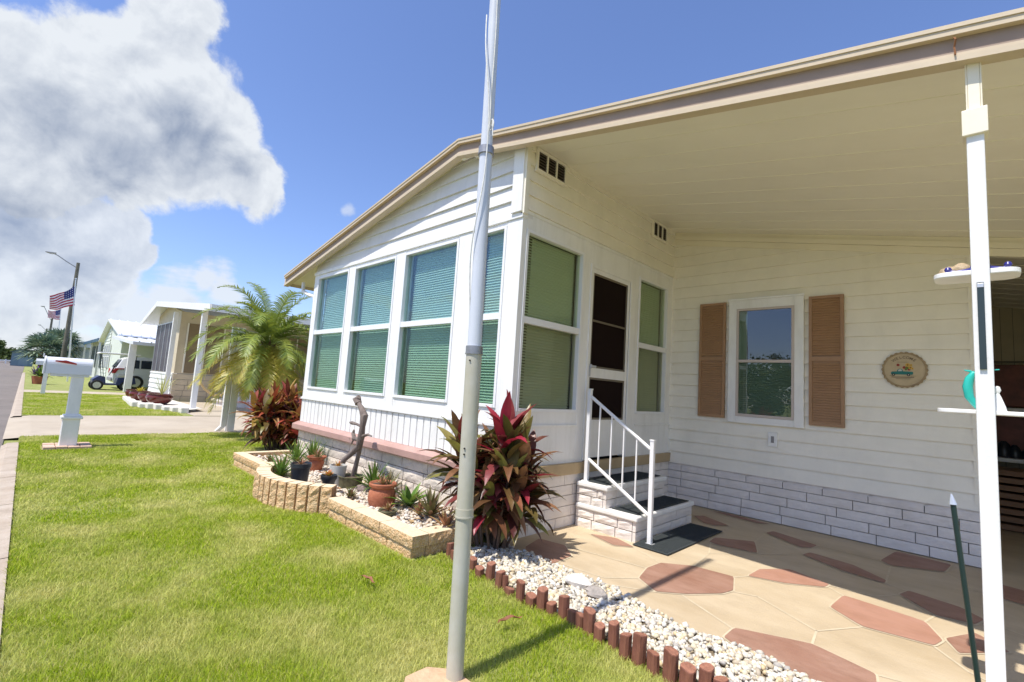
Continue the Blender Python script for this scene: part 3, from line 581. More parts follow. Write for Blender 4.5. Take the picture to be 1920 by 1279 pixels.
# ------------------------------------------------------------------ things on and at the post
def rounded_shelf(x0,x1,y0,y1,z,th,r,n=6):
    P=[]
    for cx,cy,a0 in ((x1-r,y1-r,0),(x0+r,y1-r,90),(x0+r,y0+r,180),(x1-r,y0+r,270)):
        for k in range(n+1): a=R_(a0+90*k/n); P.append((cx+r*math.cos(a),cy+r*math.sin(a),z))
    return P,(0,0,th)
b=MB(); b.prism(*rounded_shelf(-.128,.152,2.862,3.03,1.885,.022,.05)); tag(b.build('post_shelf',M['white'],bevel=.003),'small white rounded shelf high on the porch post','shelf')
b=MB(); b.prism(*rounded_shelf(-.128,.36,2.862,3.03,1.275,.018,.05)); tag(b.build('post_shelf',M['white'],bevel=.003),'long white shelf at mid height of the porch post, seen edge on','shelf')
an=thing('anchor_ornament',(.03,2.93,1.907),'dark blue ornament with knobbed ends on the upper post shelf','ornament')
b=MB(); b.tube([(-.078,2.92,1.922),(-.05,2.92,1.915),(.0,2.92,1.918),(.03,2.92,1.93),(.06,2.92,1.918),(.10,2.92,1.915),(.118,2.92,1.93)],[.009,.008,.014,.022,.014,.008,.009],8); b.tube([(.028,2.92,1.93),(.028,2.92,1.985),(.03,2.92,2.03)],[.035,.016,.008],8); b.build('curved_arm',M['blue'],an,smooth=True)
for x in (-.078,.114):
    b=MB(); b.lathe((x,2.92,1.918),[(0,0),(.010,.003),(.014,.012),(.010,.022),(0,.026)],10); b.build('knob',M['blue'],an,smooth=True)
b=MB(); b.lathe((-.075,3.0,1.907),[(0,0),(.03,.004),(.042,.025),(.034,.045),(.012,.055),(0,.058)],12,squash=.8); b.lathe((-.035,3.0,1.907),[(0,0),(.03,.004),(.04,.03),(.03,.055),(.01,.068),(0,.07)],12,squash=.8)
tag(b.build('sea_shell',mat('shell',(.42,.32,.20),.6,30,.3,.4,60),smooth=True),'tan lumpy sea shells behind the blue ornament on the post shelf','shell')
sh=thing('seahorse_figurine',(-.02,2.93,1.293),'aqua seahorse figurine on the lower post shelf behind the post','figurine')
pts=[(x+.016,y,z) for x,y,z in [(.0,2.93,1.45),(-.022,2.93,1.455),(-.035,2.93,1.43),(-.042,2.93,1.395),(-.038,2.93,1.35),(-.022,2.93,1.32),(-.01,2.93,1.30)]]
b=MB(); b.tube(pts,[.006,.012,.016,.018,.016,.012,.009],10); b.build('body',M['teal'],sh,smooth=True)
b=MB(); b.tube([(-.014,2.93,1.462),(-.036,2.93,1.468)],[.006,.002],6); b.build('snout',M['teal'],sh); b=MB(); b.tube([(.0,2.93,1.455),(.02,2.93,1.468),(.075,2.93,1.472)],[.006,.004,.002],6); b.build('crest',M['teal'],sh)
b=MB(); b.lathe((.066,2.93,1.293),[(0,0),(.028,0),(.024,.02),(.012,.06),(.006,.075),(.012,.09),(.008,.105),(0,.108)],14); tag(b.build('white_figurine',M['white'],smooth=True),'small white robed figurine on the lower shelf right of the post','figurine')
b=MB(); b.box(POX-.013,POX+.009,POY-hw-.010,POY-hw-.001,1.462,1.835,0); b.box(POX-.012,POX+.008,POY-hw-.0115,POY-hw-.0102,1.812,1.83,1); tag(b.build('thermometer',[mat('dark_tube',(.03,.045,.045),.25),M['alu']],bevel=.002),'narrow dark tube gauge on the front of the porch post','thermometer')
b=MB(); b.tube([(.018,2.2,0),(-.064,2.2,.965)],.0075,8,0); b.tube([(-.0645,2.2,.966),(-.068,2.2,1.0)],[.011,.002],8,1); tag(b.build('garden_stake',[mat('dark_green_rod',(.012,.03,.028),.4),M['alu']],smooth=True),'thin dark rod with grey pointed tip leaning beside the porch post','stake')
# welcome sign
SX,SZ=-.478,1.675; sg=thing('welcome_sign',(SX,YB-.03,SZ),'round wooden welcome sign with a teal pickup carrying flowers','sign')
sy=YB-.034
b=MB(); n=96; b.prism([(SX+.150*math.cos(2*math.pi*i/n),sy,SZ+.150*math.sin(2*math.pi*i/n)) for i in range(n)],(0,.014,0)); b.build('face',mat('sign_face',(.52,.41,.25),.6,12,.1),sg)
b=MB(); ro=[.168+.004*math.cos(i*2*math.pi/n*26) for i in range(n)]
vs=[];fs=[]
for i in range(n):
    a=2*math.pi*i/n; vs+=[(SX+.15*math.cos(a),sy-.006,SZ+.15*math.sin(a)),(SX+ro[i]*math.cos(a),sy-.006,SZ+ro[i]*math.sin(a)),(SX+ro[i]*math.cos(a),sy+.014,SZ+ro[i]*math.sin(a)),(SX+.15*math.cos(a),sy+.014,SZ+.15*math.sin(a))]
    j=(i+1)%n
    for k in range(4): fs.append((i*4+k,j*4+k,j*4+(k+1)%4,i*4+(k+1)%4))
b.add(vs,fs); b.build('scalloped_rim',mat('rope_rim',(.33,.24,.13),.7,40,.3),sg)
def letter(ch,size):
    cu=bpy.data.curves.new('t','FONT'); cu.body=ch; cu.size=size; cu.extrude=.0006; cu.align_x='CENTER'; cu.offset=.0006
    o=bpy.data.objects.new('t',cu); me=o.to_mesh(); r=([tuple(v.co) for v in me.vertices],[tuple(p.vertices) for p in me.polygons]); o.to_mesh_clear(); bpy.data.objects.remove(o); bpy.data.curves.remove(cu); return r
b=MB()
for i,ch in enumerate('WELCOME'):
    a=R_(118-9*0-56/6*i-0+0) if False else R_(130-80/6*i); v,f=letter(ch,.034); rr=.106; t=a-math.pi/2
    b.add([(SX+rr*math.cos(a)+x*math.cos(t)-y*math.sin(t),sy-.0015-z,SZ+rr*math.sin(a)+x*math.sin(t)+y*math.cos(t)) for x,y,z in v],f)
b.build('lettering',mat('letter_brown',(.20,.14,.08),.7),sg)
def sp(P,d=.003,m=0): b.prism([(SX+x,sy-.0006,SZ+z) for x,z in P],(0,-d,0),m)
def disc(x,z,r,d,m,n=14): sp([(x+r*math.cos(2*math.pi*i/n),z+r*math.sin(2*math.pi*i/n)) for i in range(n)],d,m)
b=MB(); sp([(-.098,-.045),(-.098,-.025),(-.09,-.018),(-.055,-.016),(-.05,.0),(-.04,.008),(-.022,.008),(-.012,-.002),(-.010,-.014),(.06,-.018),(.065,-.03),(.058,-.045)],.003)
b.build('pickup_body',mat('sign_teal',(.01,.16,.14),.5),sg)
b=MB(); sp([(-.046,-.014),(-.043,.0),(-.036,.004),(-.024,.004),(-.018,-.004),(-.017,-.013)],.0036); b.build('pickup_window',M['whitep'],sg)
for x in (-.08,.03):
    b=MB(); disc(x,-.047,.012,.005,0); disc(x,-.047,.005,.0055,1); b.build('pickup_wheel',[M['dark'],M['whitep']],sg)
for x,z,r,m in ((-.045,.045,.013,1),(.025,.045,.018,0),(.045,.02,.016,0),(.0,.022,.013,1),(.02,.02,.014,2),(.05,.045,.010,0),(.035,.004,.012,1),(.012,.004,.011,2),(.06,.01,.009,0)):
    b=MB()
    for q in range(7):
        aa=q*6.283/7; disc(x+.55*r*math.cos(aa),z+.55*r*math.sin(aa),r*.42,.002+.0004*q,m,7)
    disc(x,z,r*.35,.0056,3,8)
    b.build('flower',[mat('flower_yellow',(.62,.38,.04),.6),mat('flower_red',(.35,.02,.01),.6),mat('sign_leaf',(.12,.22,.03),.6),M['woodd']],sg)
for PP in ([(-.095,-.066),(.07,-.066),(.07,-.073),(-.095,-.073)],[(-.11,-.056),(-.085,-.056),(-.085,-.059),(-.11,-.059)],[(.045,-.056),(.085,-.056),(.085,-.059),(.045,-.059)],[(-.065,-.083),(.045,-.083),(.045,-.086),(-.065,-.086)],[(-.05,.071),(.03,.071),(.03,.0735),(-.05,.0735)]): b=MB(); sp(PP); b.build('painted_line',MATS['letter_brown'],sg)
# ------------------------------------------------------------------ steps, railing, mats
st=thing('entry_steps',(-2.47,4.4,0),'two white painted block steps leading to the screen door','steps')
y0,y1=3.84,4.98; xl,xu=-2.14,-2.45; zl,zu=.225,.425
for nm,xf,z0,z1,sd in (('lower_step',xl,0,zl,21),('upper_step',xu,zl,zu,22)):
    b=MB(); b.box(XS+.002,xf-.03,y0+.03,y1-.03,z0,z1-.045,1)
    blocks(b,(XS+.03,y0+.03,0),(1,0,0),(0,-1,0),xf-XS-.06,z0,z1-.045,.26,.09,.008,.03,.012,sd); blocks(b,(xf-.03,y0,0),(0,1,0),(1,0,0),y1-y0,z0,z1-.045,.38,.09,.006,.03,.008,sd+5); blocks(b,(xf-.03,y1-.03,0),(-1,0,0),(0,1,0),xf-XS-.06,z0,z1-.045,.26,.09,.008,.03,.01,sd+9)
    s_=b.build(nm,[M['brickw'],M['mortar']],st)
    b=MB(); b.box(XS+.036 if z1>.4 else XS+.036,xf+.02,y0-.02,y1+.02,z1-.045,z1); b.build('step_cap',M['white'],s_,bevel=.012)
def doormat(x0,x1,y0,y1,z,label,nm='door_mat'):
    b=MB(); b.box(x0,x1,y0,y1,z+.001,z+.009); o=b.build(nm,M['mat_'],bevel=.003); tag(o,label,'mat','black rubber mats at the entry')
    b=MB(); 
    for k in range(int((y1-y0-.04)/.02)): b.box(x0+.02,x1-.02,y0+.02+k*.02,y0+.027+k*.02,z+.009,z+.0115)
    b.build('mat_ribs',M['mat_'],o)
doormat(-2.77,-2.47,3.88,4.93,zu,'black rubber mat on the upper entry step'); doormat(-2.42,-2.15,3.9,4.93,zl,'black rubber mat on the lower entry step'); doormat(-2.12,-1.80,3.76,4.91,.012,'black rubber mat lying on the patio at the foot of the steps')
rl=thing('handrail',(-2.37,3.87,0),'white metal handrail with four thin balusters beside the steps','railing')
ry=3.89
for x,z0,z1 in ((-2.71,zu,1.30),(-2.03,.0135,.885)):
    b=MB(); b.box(x-.018,x+.018,ry-.018,ry+.018,z0,z1); b.box(x-.022,x+.022,ry-.022,ry+.022,z1,z1+.012,0); p_=b.build('rail_post',M['frame'],rl,bevel=.003); b=MB(); b.box(x-.035,x+.035,ry-.03,ry+.03,z0+.0005,z0+.008); b.build('foot_plate',M['frame'],p_)
def railz(x,z0,z1): return z0+(z1-z0)*(x+2.71)/.68
for a,c,nm in ((1.245,.80,'top_rail'),(.645,.24,'lower_rail')):
    b=MB(); b.tube([(-2.69,ry,railz(-2.69,a,c)),(-2.05,ry,railz(-2.05,a,c))],.016,10); b.build(nm,M['frame'],rl,smooth=True)
for k in range(4):
    x=-2.71+.68*(k+.95)/5.1; 
    if k>3.9: pass
    b=MB(); b.box(x-.006,x+.006,ry-.006,ry+.006,railz(x,.645,.24),railz(x,1.245,.80)); b.build('baluster',M['frame'],rl)
# ------------------------------------------------------------------ flagpole
fp=thing('flagpole',(-1.617,1.425,0),'tall sectioned white and grey metal pole standing in the foreground lawn','flagpole')
def pp(z,dx=0,dy=0): return (-1.617-.0185*z+dx,1.425+dy,z)
b=MB(); b.tube([pp(-.1),pp(1.42)],[.037,.036],24); b.build('lower_pole',M['polebase'],fp,smooth=True)
b=MB(); b.tube([pp(1.41),pp(2.39)],[.032,.031],24); b.build('middle_pole',M['poletop'],fp,smooth=True)
b=MB(); b.tube([pp(2.38),pp(5.3)],[.0285,.025],24); b.build('upper_pole',M['poletop'],fp,smooth=True)
for z,r in ((1.42,.039),(2.385,.037),(.70,.040)):
    b=MB(); b.tube([pp(z-.018),pp(z+.018)],r,24); b.tube([pp(z-.02),pp(z-.014)],r+.002,24); o=b.build('pole_collar',M['steel'] if z>1 else M['polebase'],fp,smooth=True)
b=MB()
for z in (1.37,.98,.955): b.tube([pp(z,.015,-.034),pp(z,.016,-.038)],.004,8)
b.build('rivet',M['dark'],fp)
b=MB(); rr=.037
P=[]
import math as _m
for i in range(40):
    t=i/39; z=3.1-2.2*t; a=R_(-150+95*_m.sin(t*5.2)*1.0+20); r=.034+.004+( .012*_m.sin(t*3.14*3)**2)
    P.append((pp(z)[0]+r*_m.cos(a),pp(z)[1]+r*_m.sin(a),z))
b.tube(P,.0035,6)
P=[(pp(z)[0]+(.030+.003*_m.sin(z*9))*_m.cos(R_(10)),pp(z)[1]-.012,z) for z in np.linspace(4.9,2.5,20)]
b.tube(P,.003,6)
b.build('rope',M['rope'],fp,smooth=True)
b=MB(); c0=pp(2.50,.042,-.012); b.tube([(c0[0]+.013*_m.cos(q),c0[1],c0[2]+.026*_m.sin(q)) for q in np.linspace(0,6.28,16)],.0035,6); b.tube([(c0[0]-.01,c0[1],c0[2]-.02),(c0[0]+.005,c0[1],c0[2]+.03),(c0[0]+.012,c0[1],c0[2]-.06)],.003,6); b.build('clip',M['rope'],fp,smooth=True)
b=MB(); n=8; P=[(-1.60+.165*_m.cos(R_(22.5+360*i/n)),1.325+.145*_m.sin(R_(22.5+360*i/n)),.002) for i in range(n)]; b.prism(P,(0,0,.022)); tag(b.build('paver',mat('sand_paver',(.56,.38,.23),.85,20,.15,.3,60),bevel=.004),'sand-coloured paver at the foot of the foreground pole','paver')
# ------------------------------------------------------------------ planter
pl=thing('planter_wall',(-5,2.4,0),'low tan split-face block planter wall with a curved middle','planter')
def rblock(mb,p,u,n,w,z0,z1,th,seed,rough=.012,m=0,mt=1):
    r=random.Random(seed); p=Vector(p);u=Vector(u).normalized();n=Vector(n).normalized(); nu=max(3,int(w/.03)); nv=max(3,int((z1-z0)/.03)); vs=[]
    for jv in range(nv+1):
        for ju in range(nu+1):
            e=(ju in(0,nu)) or jv in (0,nv); q=p+u*(w*ju/nu)+n*(r.uniform(0,.004) if e else r.uniform(.25,1)*rough); vs.append((q.x,q.y,z0+(z1-z0)*jv/nv))
    k=nu+1; mb.add(vs,[(jv*k+ju,jv*k+ju+1,(jv+1)*k+ju+1,(jv+1)*k+ju) for jv in range(nv) for ju in range(nu)],m)
    top=[vs[nv*k+j] for j in range(nu+1)]; q0=p-n*th; q1=p+u*w-n*th
    mb.add(top+[(q1.x,q1.y,z1),(q0.x,q0.y,z1)],[tuple(range(nu+3))],mt)
    mb.add([vs[0],vs[nv*k],(q0.x,q0.y,z1),(q0.x,q0.y,z0)],[(0,1,2,3)],m); mb.add([vs[nu],(q1.x,q1.y,z0),(q1.x,q1.y,z1),vs[-1]],[(0,1,2,3)],m)
    mb.add([(q0.x,q0.y,z0),(q0.x,q0.y,z1),(q1.x,q1.y,z1),(q1.x,q1.y,z0)],[(0,1,2,3)],m)
def course(name,a,c,z0,z1,bl,th,seed,n):
    mb=MB(); a=Vector((*a,0)); c=Vector((*c,0)); Lx=(c-a).length; u=(c-a)/Lx; k=max(1,round(Lx/bl)); off=0
    for i in range(k): w=Lx/k; rblock(mb,a+u*(w*i+.003),u,n,w-.006,z0,z1-.003,th,seed*50+i)
    return mb.build(name,[M['planter'],M['plantertop']],pl)
SN_=(0,-1,0)
course('lower_course',(-4.25,2.085),(-2.93,2.085),-.02,.08,.33,.12,1,SN_); course('top_course',(-4.27,2.07),(-2.90,2.07),.08,.165,.44,.14,2,SN_)
course('lower_course',(-2.925,2.206),(-2.925,2.78),-.02,.08,.34,.10,3,(1,0,0)); course('top_course',(-2.90,2.213),(-2.90,2.78),.08,.165,.36,.14,4,(1,0,0))
course('lower_course',(-7.22,2.12),(-5.80,2.12),-.02,.085,.36,.12,5,SN_); course('top_course',(-7.24,2.11),(-5.82,2.11),.085,.17,.3,.13,6,SN_)
course('end_course',(-7.24,2.84),(-7.24,2.245),-.02,.17,.36,.12,7,(-1,0,0))
mb=MB(); cx,cy,Rr=-5.07,2.80,1.045; a0,a1=R_(222.5),R_(319); k=15
for i in range(k):
    aa=a0+(a1-a0)*i/k; ab=a0+(a1-a0)*(i+1)/k; g_=.010/Rr
    pa=Vector((cx+Rr*_m.cos(aa+g_),cy+Rr*_m.sin(aa+g_),0)); pb=Vector((cx+Rr*_m.cos(ab-g_),cy+Rr*_m.sin(ab-g_),0)); u=(pb-pa); n=Vector((_m.cos((aa+ab)/2),_m.sin((aa+ab)/2),0))
    rblock(mb,pa,u,n,u.length,-.02,.25+random.uniform(-.002,.002),.13,300+i,.02)
mb.build('curved_course',[M['planter'],M['plantertop']],pl)
mb=MB(); vs=[];K=24
P=[(cx+(Rr-.016)*_m.cos(a0+(a1-a0)*i/K),cy+(Rr-.016)*_m.sin(a0+(a1-a0)*i/K)) for i in range(K+1)]; Q=[(cx+(Rr-.13)*_m.cos(a0+(a1-a0)*i/K),cy+(Rr-.13)*_m.sin(a0+(a1-a0)*i/K)) for i in range(K+1)]
for i in range(K): mb.prism([(*P[i],-.02),(*P[i+1],-.02),(*Q[i+1],-.02),(*Q[i],-.02)],(0,0,.262))
mb.build('curved_core',mat('block_gap',(.26,.16,.09),.9,20,.2),pl)
mb=MB(); mb.add([(-7.15,2.2,.07),(-5.9,2.2,.07),(-5.6,1.95,.07),(-5.07,1.87,.07),(-4.5,1.98,.07),(-4.2,2.18,.07),(-2.95,2.12,.07),(-2.95,2.89,.07),(-7.15,2.86,.07)],[tuple(range(9))]); struct('bed_soil',mb,M['soil'])
# ------------------------------------------------------------------ gravel (stuff)
ico=[(0,0,1)]+[(.894*_m.cos(R_(72*i)),.894*_m.sin(R_(72*i)),.447) for i in range(5)]+[(.894*_m.cos(R_(36+72*i)),.894*_m.sin(R_(36+72*i)),-.447) for i in range(5)]+[(0,0,-1)]
icf=[(0,1+i,1+(i+1)%5) for i in range(5)]+[(1+i,6+i,1+(i+1)%5) for i in range(5)]+[(6+i,6+(i+1)%5,1+(i+1)%5) for i in range(5)]+[(11,6+(i+1)%5,6+i) for i in range(5)]
ico=np.array(ico); icf=np.array(icf)
def pebbles(name,pts,r0,r1,m,hz):
    n=len(pts); V=np.repeat(ico[None],n,0)*rng.uniform(.72,1.25,(n,12,1)); s=rng.uniform(r0,r1,(n,1,1))*rng.uniform(.6,1.3,(n,1,3)); s[:,:,2]*=.75; V=V*s
    a=rng.uniform(0,6.28,n); c,sn=np.cos(a),np.sin(a); tl=rng.uniform(-.6,.6,n); ct,stt=np.cos(tl),np.sin(tl)
    X=V[...,0]*ct[:,None]+V[...,2]*stt[:,None]; Z=-V[...,0]*stt[:,None]+V[...,2]*ct[:,None]; V[...,0]=X; V[...,2]=Z
    X=V[...,0]*c[:,None]-V[...,1]*sn[:,None]; Y=V[...,0]*sn[:,None]+V[...,1]*c[:,None]; V[...,0]=X; V[...,1]=Y
    V+=pts[:,None,:]; Fq=(icf[None]+12*np.arange(n)[:,None,None]).reshape(-1)
    return npmesh(name,V,Fq,np.full(n*20,3),[m])
def inpoly(x,y,P):
    P=np.array(P); ins=np.zeros(len(x),bool); j=len(P)-1
    for i in range(len(P)):
        c=((P[i,1]>y)!=(P[j,1]>y))&(x<(P[j,0]-P[i,0])*(y-P[i,1])/(P[j,1]-P[i,1]+1e-12)+P[i,0]); ins^=c; j=i
    return ins
GP=[(-2.83,2.36),(-2.3,2.31),(-1.8,2.27),(-1.3,2.24),(-.8,2.22),(-.2,2.1),(.9,1.9),(1.0,2.42),(0,2.52),(-.56,2.68),(-.8,2.72),(-1.02,2.69),(-1.23,2.69),(-1.44,2.74),(-1.73,2.83),(-2.11,2.82),(-2.45,2.86),(-2.6,2.8),(-2.8,2.88)]
b=MB(); b.add([(x,y,.010) for x,y in GP],[tuple(range(len(GP)))]); struct('gravel_bed',b,mat('gravel_dirt',(.22,.17,.11),.95,30,.4))
def scatter(P,n,z0,z1):
    P_=np.array(P); x=rng.uniform(P_[:,0].min(),P_[:,0].max(),n*4); y=rng.uniform(P_[:,1].min(),P_[:,1].max(),n*4); k=inpoly(x,y,P); x=x[k][:n];y=y[k][:n]
    return np.stack([x,y,rng.uniform(z0,z1,len(x))],1)
pts=scatter(GP,8200,.012,.034); tag(pebbles('gravel',pts,.007,.021,M['stonew'],0),'white and cream gravel strip between the log edging and the patio','gravel',kind='stuff')
BP=[(-7.1,2.22),(-5.85,2.22),(-5.6,2.0),(-5.07,1.9),(-4.5,2.03),(-4.15,2.2),(-3.03,2.2),(-3.03,2.88),(-7.1,2.88)]
pts=scatter(BP,6000,.085,.125); tag(pebbles('bed_stones',pts,.012,.030,M['stonew2'],0),'cream stones covering the planter bed by the sunroom','stones',kind='stuff')
nl=260; pl_=scatter(BP,nl,.125,.14); a_=rng.uniform(0,6.283,nl); w_=rng.uniform(.012,.03,nl); VV=[]
for (x,y,z),a,w in zip(pl_,a_,w_):
    c_,s_=_m.cos(a),_m.sin(a); VV+=[(x-c_*w*1.6,y-s_*w*1.6,z),(x+s_*w*.6,y-c_*w*.6,z+.006),(x+c_*w*1.6,y+s_*w*1.6,z+.012),(x-s_*w*.6,y+c_*w*.6,z+.002)]
tag(npmesh('leaf_litter',VV,np.arange(len(VV)),np.full(len(VV)//4,4),[mat('litter',(.2,.1,.05),.8,island=[(.22,.09,.04),(.34,.18,.08),(.14,.07,.03),(.40,.26,.12)])]),'brown leaf litter scattered over the stones of the planter bed','leaf litter',kind='stuff')
big=thing('rock',(-1.99,2.66,.03),'large pale rock on the gravel strip beside the patio','rock'); COL.objects.unlink(big); bpy.data.objects.remove(big)
def rock(p,r,m,label,sq=(1,1,.6),seed=1):
    rr=random.Random(seed); me=MB(); vs=[]; n=10; k=6
    prof=[(0,-.9),(.7,-.7),(1,-.2),(.95,.3),(.6,.8),(0,1)]
    for (pr,pzz) in prof:
        for j in range(n): 
            q=rr.uniform(.85,1.12); a=2*_m.pi*j/n; vs.append((p[0]+r*sq[0]*pr*q*_m.cos(a),p[1]+r*sq[1]*pr*q*_m.sin(a),p[2]+r*sq[2]*(pzz+(rr.uniform(-.08,.08) if 0<pr<1 else 0))))
    me.add(vs,[(i*n+j,i*n+(j+1)%n,(i+1)*n+(j+1)%n,(i+1)*n+j) for i in range(k-1) for j in range(n)])
    return tag(me.build('rock',m),label,'rock')
rock((-1.88,2.66,.05),.085,mat('pale_rock',(.68,.64,.58),.8,12,.15,.4,40),'large pale rock on the gravel strip, left end by the patio','', seed=3) if False else rock((-1.86,2.64,.05),.075,mat('pale_rock',(.70,.66,.60),.8,12,.15,.4,40),'large flat white rock on the gravel strip beside the patio',(1.3,.8,.6),3)
rock((-1.70,2.60,.05),.06,mat('grey_rock',(.36,.32,.28),.85,15,.3,.5,40),'grey mottled rock on the gravel strip right of the white one',(1.2,.9,.6),5)
rock((-4.55,2.55,.12),.075,mat('brown_rock',(.24,.18,.16),.85,15,.3,.5,40),'dark rounded rock behind the big terracotta pot in the planter',(1,.9,.9),8)
# ------------------------------------------------------------------ log edging
LG=[(-2.8,2.33,.11),(-2.72,2.31,.08),(-2.62,2.31,.10),(-2.51,2.3,.09),(-2.39,2.26,.07),(-2.31,2.28,.12),(-2.19,2.25,.11),(-2.13,2.245,.105),(-2.07,2.22,.05),(-1.97,2.21,.13),(-1.895,2.22,.07),(-1.82,2.23,.13),(-1.755,2.235,.07),(-1.68,2.255,.13),(-1.605,2.24,.08),(-1.553,2.235,.085),(-1.49,2.23,.13),(-1.41,2.20,.09),(-1.33,2.21,.13),(-1.245,2.175,.12),(-1.175,2.18,.15),(-1.09,2.165,.10),(-1.01,2.165,.15),(-.93,2.155,.11),(-.855,2.17,.14),(-.79,2.165,.12),(-.71,2.15,.10)]
ordn=['first','second','third','fourth','fifth','sixth','seventh','eighth','ninth','tenth','eleventh','twelfth','thirteenth','fourteenth','fifteenth','sixteenth','seventeenth','eighteenth','nineteenth','twentieth','twenty-first','twenty-second','twenty-third','twenty-fourth','twenty-fifth','twenty-sixth','last']
for i,(x,y,h) in enumerate(LG):
    r=.030+random.uniform(-.003,.005); 
    if i in (7,): r=.02
    rr=random.Random(i); n=12; vs=[]; tl=(rr.uniform(-.05,.05),rr.uniform(-.05,.05)); fs=[]
    h*=.93; zz=[-.03,.02,h*.5,h-.004,h]
    for q,z in enumerate(zz):
        for j in range(n):
            a=2*_m.pi*j/n; fl=.72 if (j in (8,9)) else 1; ra=r*fl*(1 if q<4 else .93)*(1+.04*_m.sin(a*5+i)); vs.append((x+ra*_m.cos(a)+tl[0]*z,y+ra*_m.sin(a)+tl[1]*z,z+(.006*_m.cos(a+i) if q>2 else 0)))
    b=MB(); b.add(vs,[(q*n+j,q*n+(j+1)%n,(q+1)*n+(j+1)%n,(q+1)*n+j) for q in range(4) for j in range(n)],0); b.add([vs[4*n+j] for j in range(n)],[tuple(range(n))],1)
    sz='tall' if h>.115 else ('short' if h<.085 else 'medium')
    tag(b.build('edging_log',[M['log'],M['logtop']],loc=(x,y,0)),f'{sz} red-brown log stake, {ordn[i]} in the edging counted from the planter','log stake','log stakes edging the gravel strip')
# ------------------------------------------------------------------ leafy plants
def leafmesh(mb,base,dirv,length,width,droop,m=0,segs=6,fold=.25,tipw=.02,rot=0,pos=.42):
    d=Vector(dirv).normalized(); p=Vector(base); side=d.cross(Vector((0,0,1)))
    if side.length<.05: side=Vector((1,0,0))
    side.normalize(); side=Matrix.Rotation(rot,3,d)@side
    vs=[]; st=length/segs
    for i in range(segs+1):
        t=i/segs; w=width*(_m.sin(_m.pi*min(1,(t**.75)*.97+.03))**.8)*.5 if t<1 else .0005
        if i==0: w=width*.1
        nrm=side.cross(d); 
        vs+= [p-side*w+nrm*w*fold,p.copy(),p+side*w+nrm*w*fold]
        d=(d+Vector((0,0,-droop*st*(.4+1.2*t)))).normalized(); s2=d.cross(Vector((0,0,1)))
        p=p+d*st
    fs=[]
    for i in range(segs):
        o=i*3; fs+=[(o,o+1,o+4,o+3),(o+1,o+2,o+5,o+4)]
    mb.add(vs,fs,m)
def ti_plant(name,loc,hgt,spread,nst,lpl,leafl,leafw,label,mats,seed,zlo=.3,pinkfrac=.25):
    r=random.Random(seed); t=thing(name,loc,label,'plant'); stm=MB(); fol=MB()
    for s in range(nst):
        a=r.uniform(0,6.28); q=_m.sqrt(r.random()); bx=loc[0]+.10*q*_m.cos(a)*spread/.4; by=loc[1]+.07*q*_m.sin(a)*spread/.4; h=hgt*r.uniform(.42,1.0)*(1-.25*q)
        lean=(spread*.42*q*_m.cos(a),spread*.36*q*_m.sin(a)); top=Vector((bx+lean[0],by+lean[1],loc[2]+h*.78)); bot=Vector((bx,by,loc[2])); mid=bot.lerp(top,.55)+Vector((r.uniform(-.03,.03),r.uniform(-.03,.03),0))
        stm.tube([bot,mid,top],[.011,.009,.007],6)
        n=lpl; pk=1 if r.random()<pinkfrac else 0
        for k in range(n):
            f=k/n; zz=f**1.3; pos=top.lerp(mid,max(0,(1-zz))*.95) if f<1 else top
            az=k*2.4+r.uniform(-.4,.4)+s; el=-.05+1.4*f+r.uniform(-.2,.2)
            d=(_m.cos(az)*_m.cos(el),_m.sin(az)*_m.cos(el),_m.sin(el)); L_=leafl*r.uniform(.75,1.1)*(.8+.3*_m.sin(3.1*f))
            leafmesh(fol,pos,d,L_,leafw*r.uniform(.8,1.15),r.uniform(2.2,5.0)*(1.35-f),pk if r.random()<.8 else 0,6,r.uniform(.2,.5),rot=r.uniform(-.35,.35))
    stm.build('stems',M['stem'],t,smooth=True); fol.build('foliage',mats,t,smooth='full'); return t
ti_plant('ti_plant',(-2.74,2.70,.0),1.44,.56,30,14,.36,.085,'big dark red and pink ti plant behind the foreground pole',[M['ti'],M['tipink']],5,pinkfrac=.10)
ti_plant('ti_plant',(-8.05,2.98,.0),1.38,.85,48,14,.36,.08,'bushy bronze-red ti plant at the far corner of the sunroom',[M['ti2'],M['ti']],9,pinkfrac=.25)
def pot(name,c,prof,m,label,cat='pot',soil=True,sr=None,n=24):
    o=MB(); o.lathe(c,prof,n); t=tag(o.build(name,m,smooth=True,loc=c),label,cat)
    if soil:
        r=max(p[0] for p in prof[-3:])*.93; zt=max(p[1] for p in prof)-.02; s=MB(); s.add([(c[0]+r*_m.cos(6.283*i/n),c[1]+r*_m.sin(6.283*i/n),c[2]+zt) for i in range(n)],[tuple(range(n))]); s.build('soil',M['soil'],t)
    return t
def classic(R0,R1,h,lip=.012): return [(0,0),(R0,0),(R1-.004,h*.82),(R1+lip,h*.83),(R1+lip,h),(R1+lip*.2,h),(R1*.9,h*.85)]
def rosette(name,c,n,l,w,m,label,el0=.2,el1=1.4,droop=1.5,seed=1,cat='plant',group=None,stem=None,fold=.3):
    r=random.Random(seed); fo=MB()
    for k in range(n):
        f=k/n; az=k*2.4+r.uniform(-.3,.3); el=el0+(el1-el0)*f
        leafmesh(fo,(c[0],c[1],c[2]),(_m.cos(az)*_m.cos(el),_m.sin(az)*_m.cos(el),_m.sin(el)),l*r.uniform(.75,1.1),w,droop*r.uniform(.5,1.3),0,4,fold)
    o=tag(fo.build(name,m,smooth='full',loc=c),label,cat,group); return o
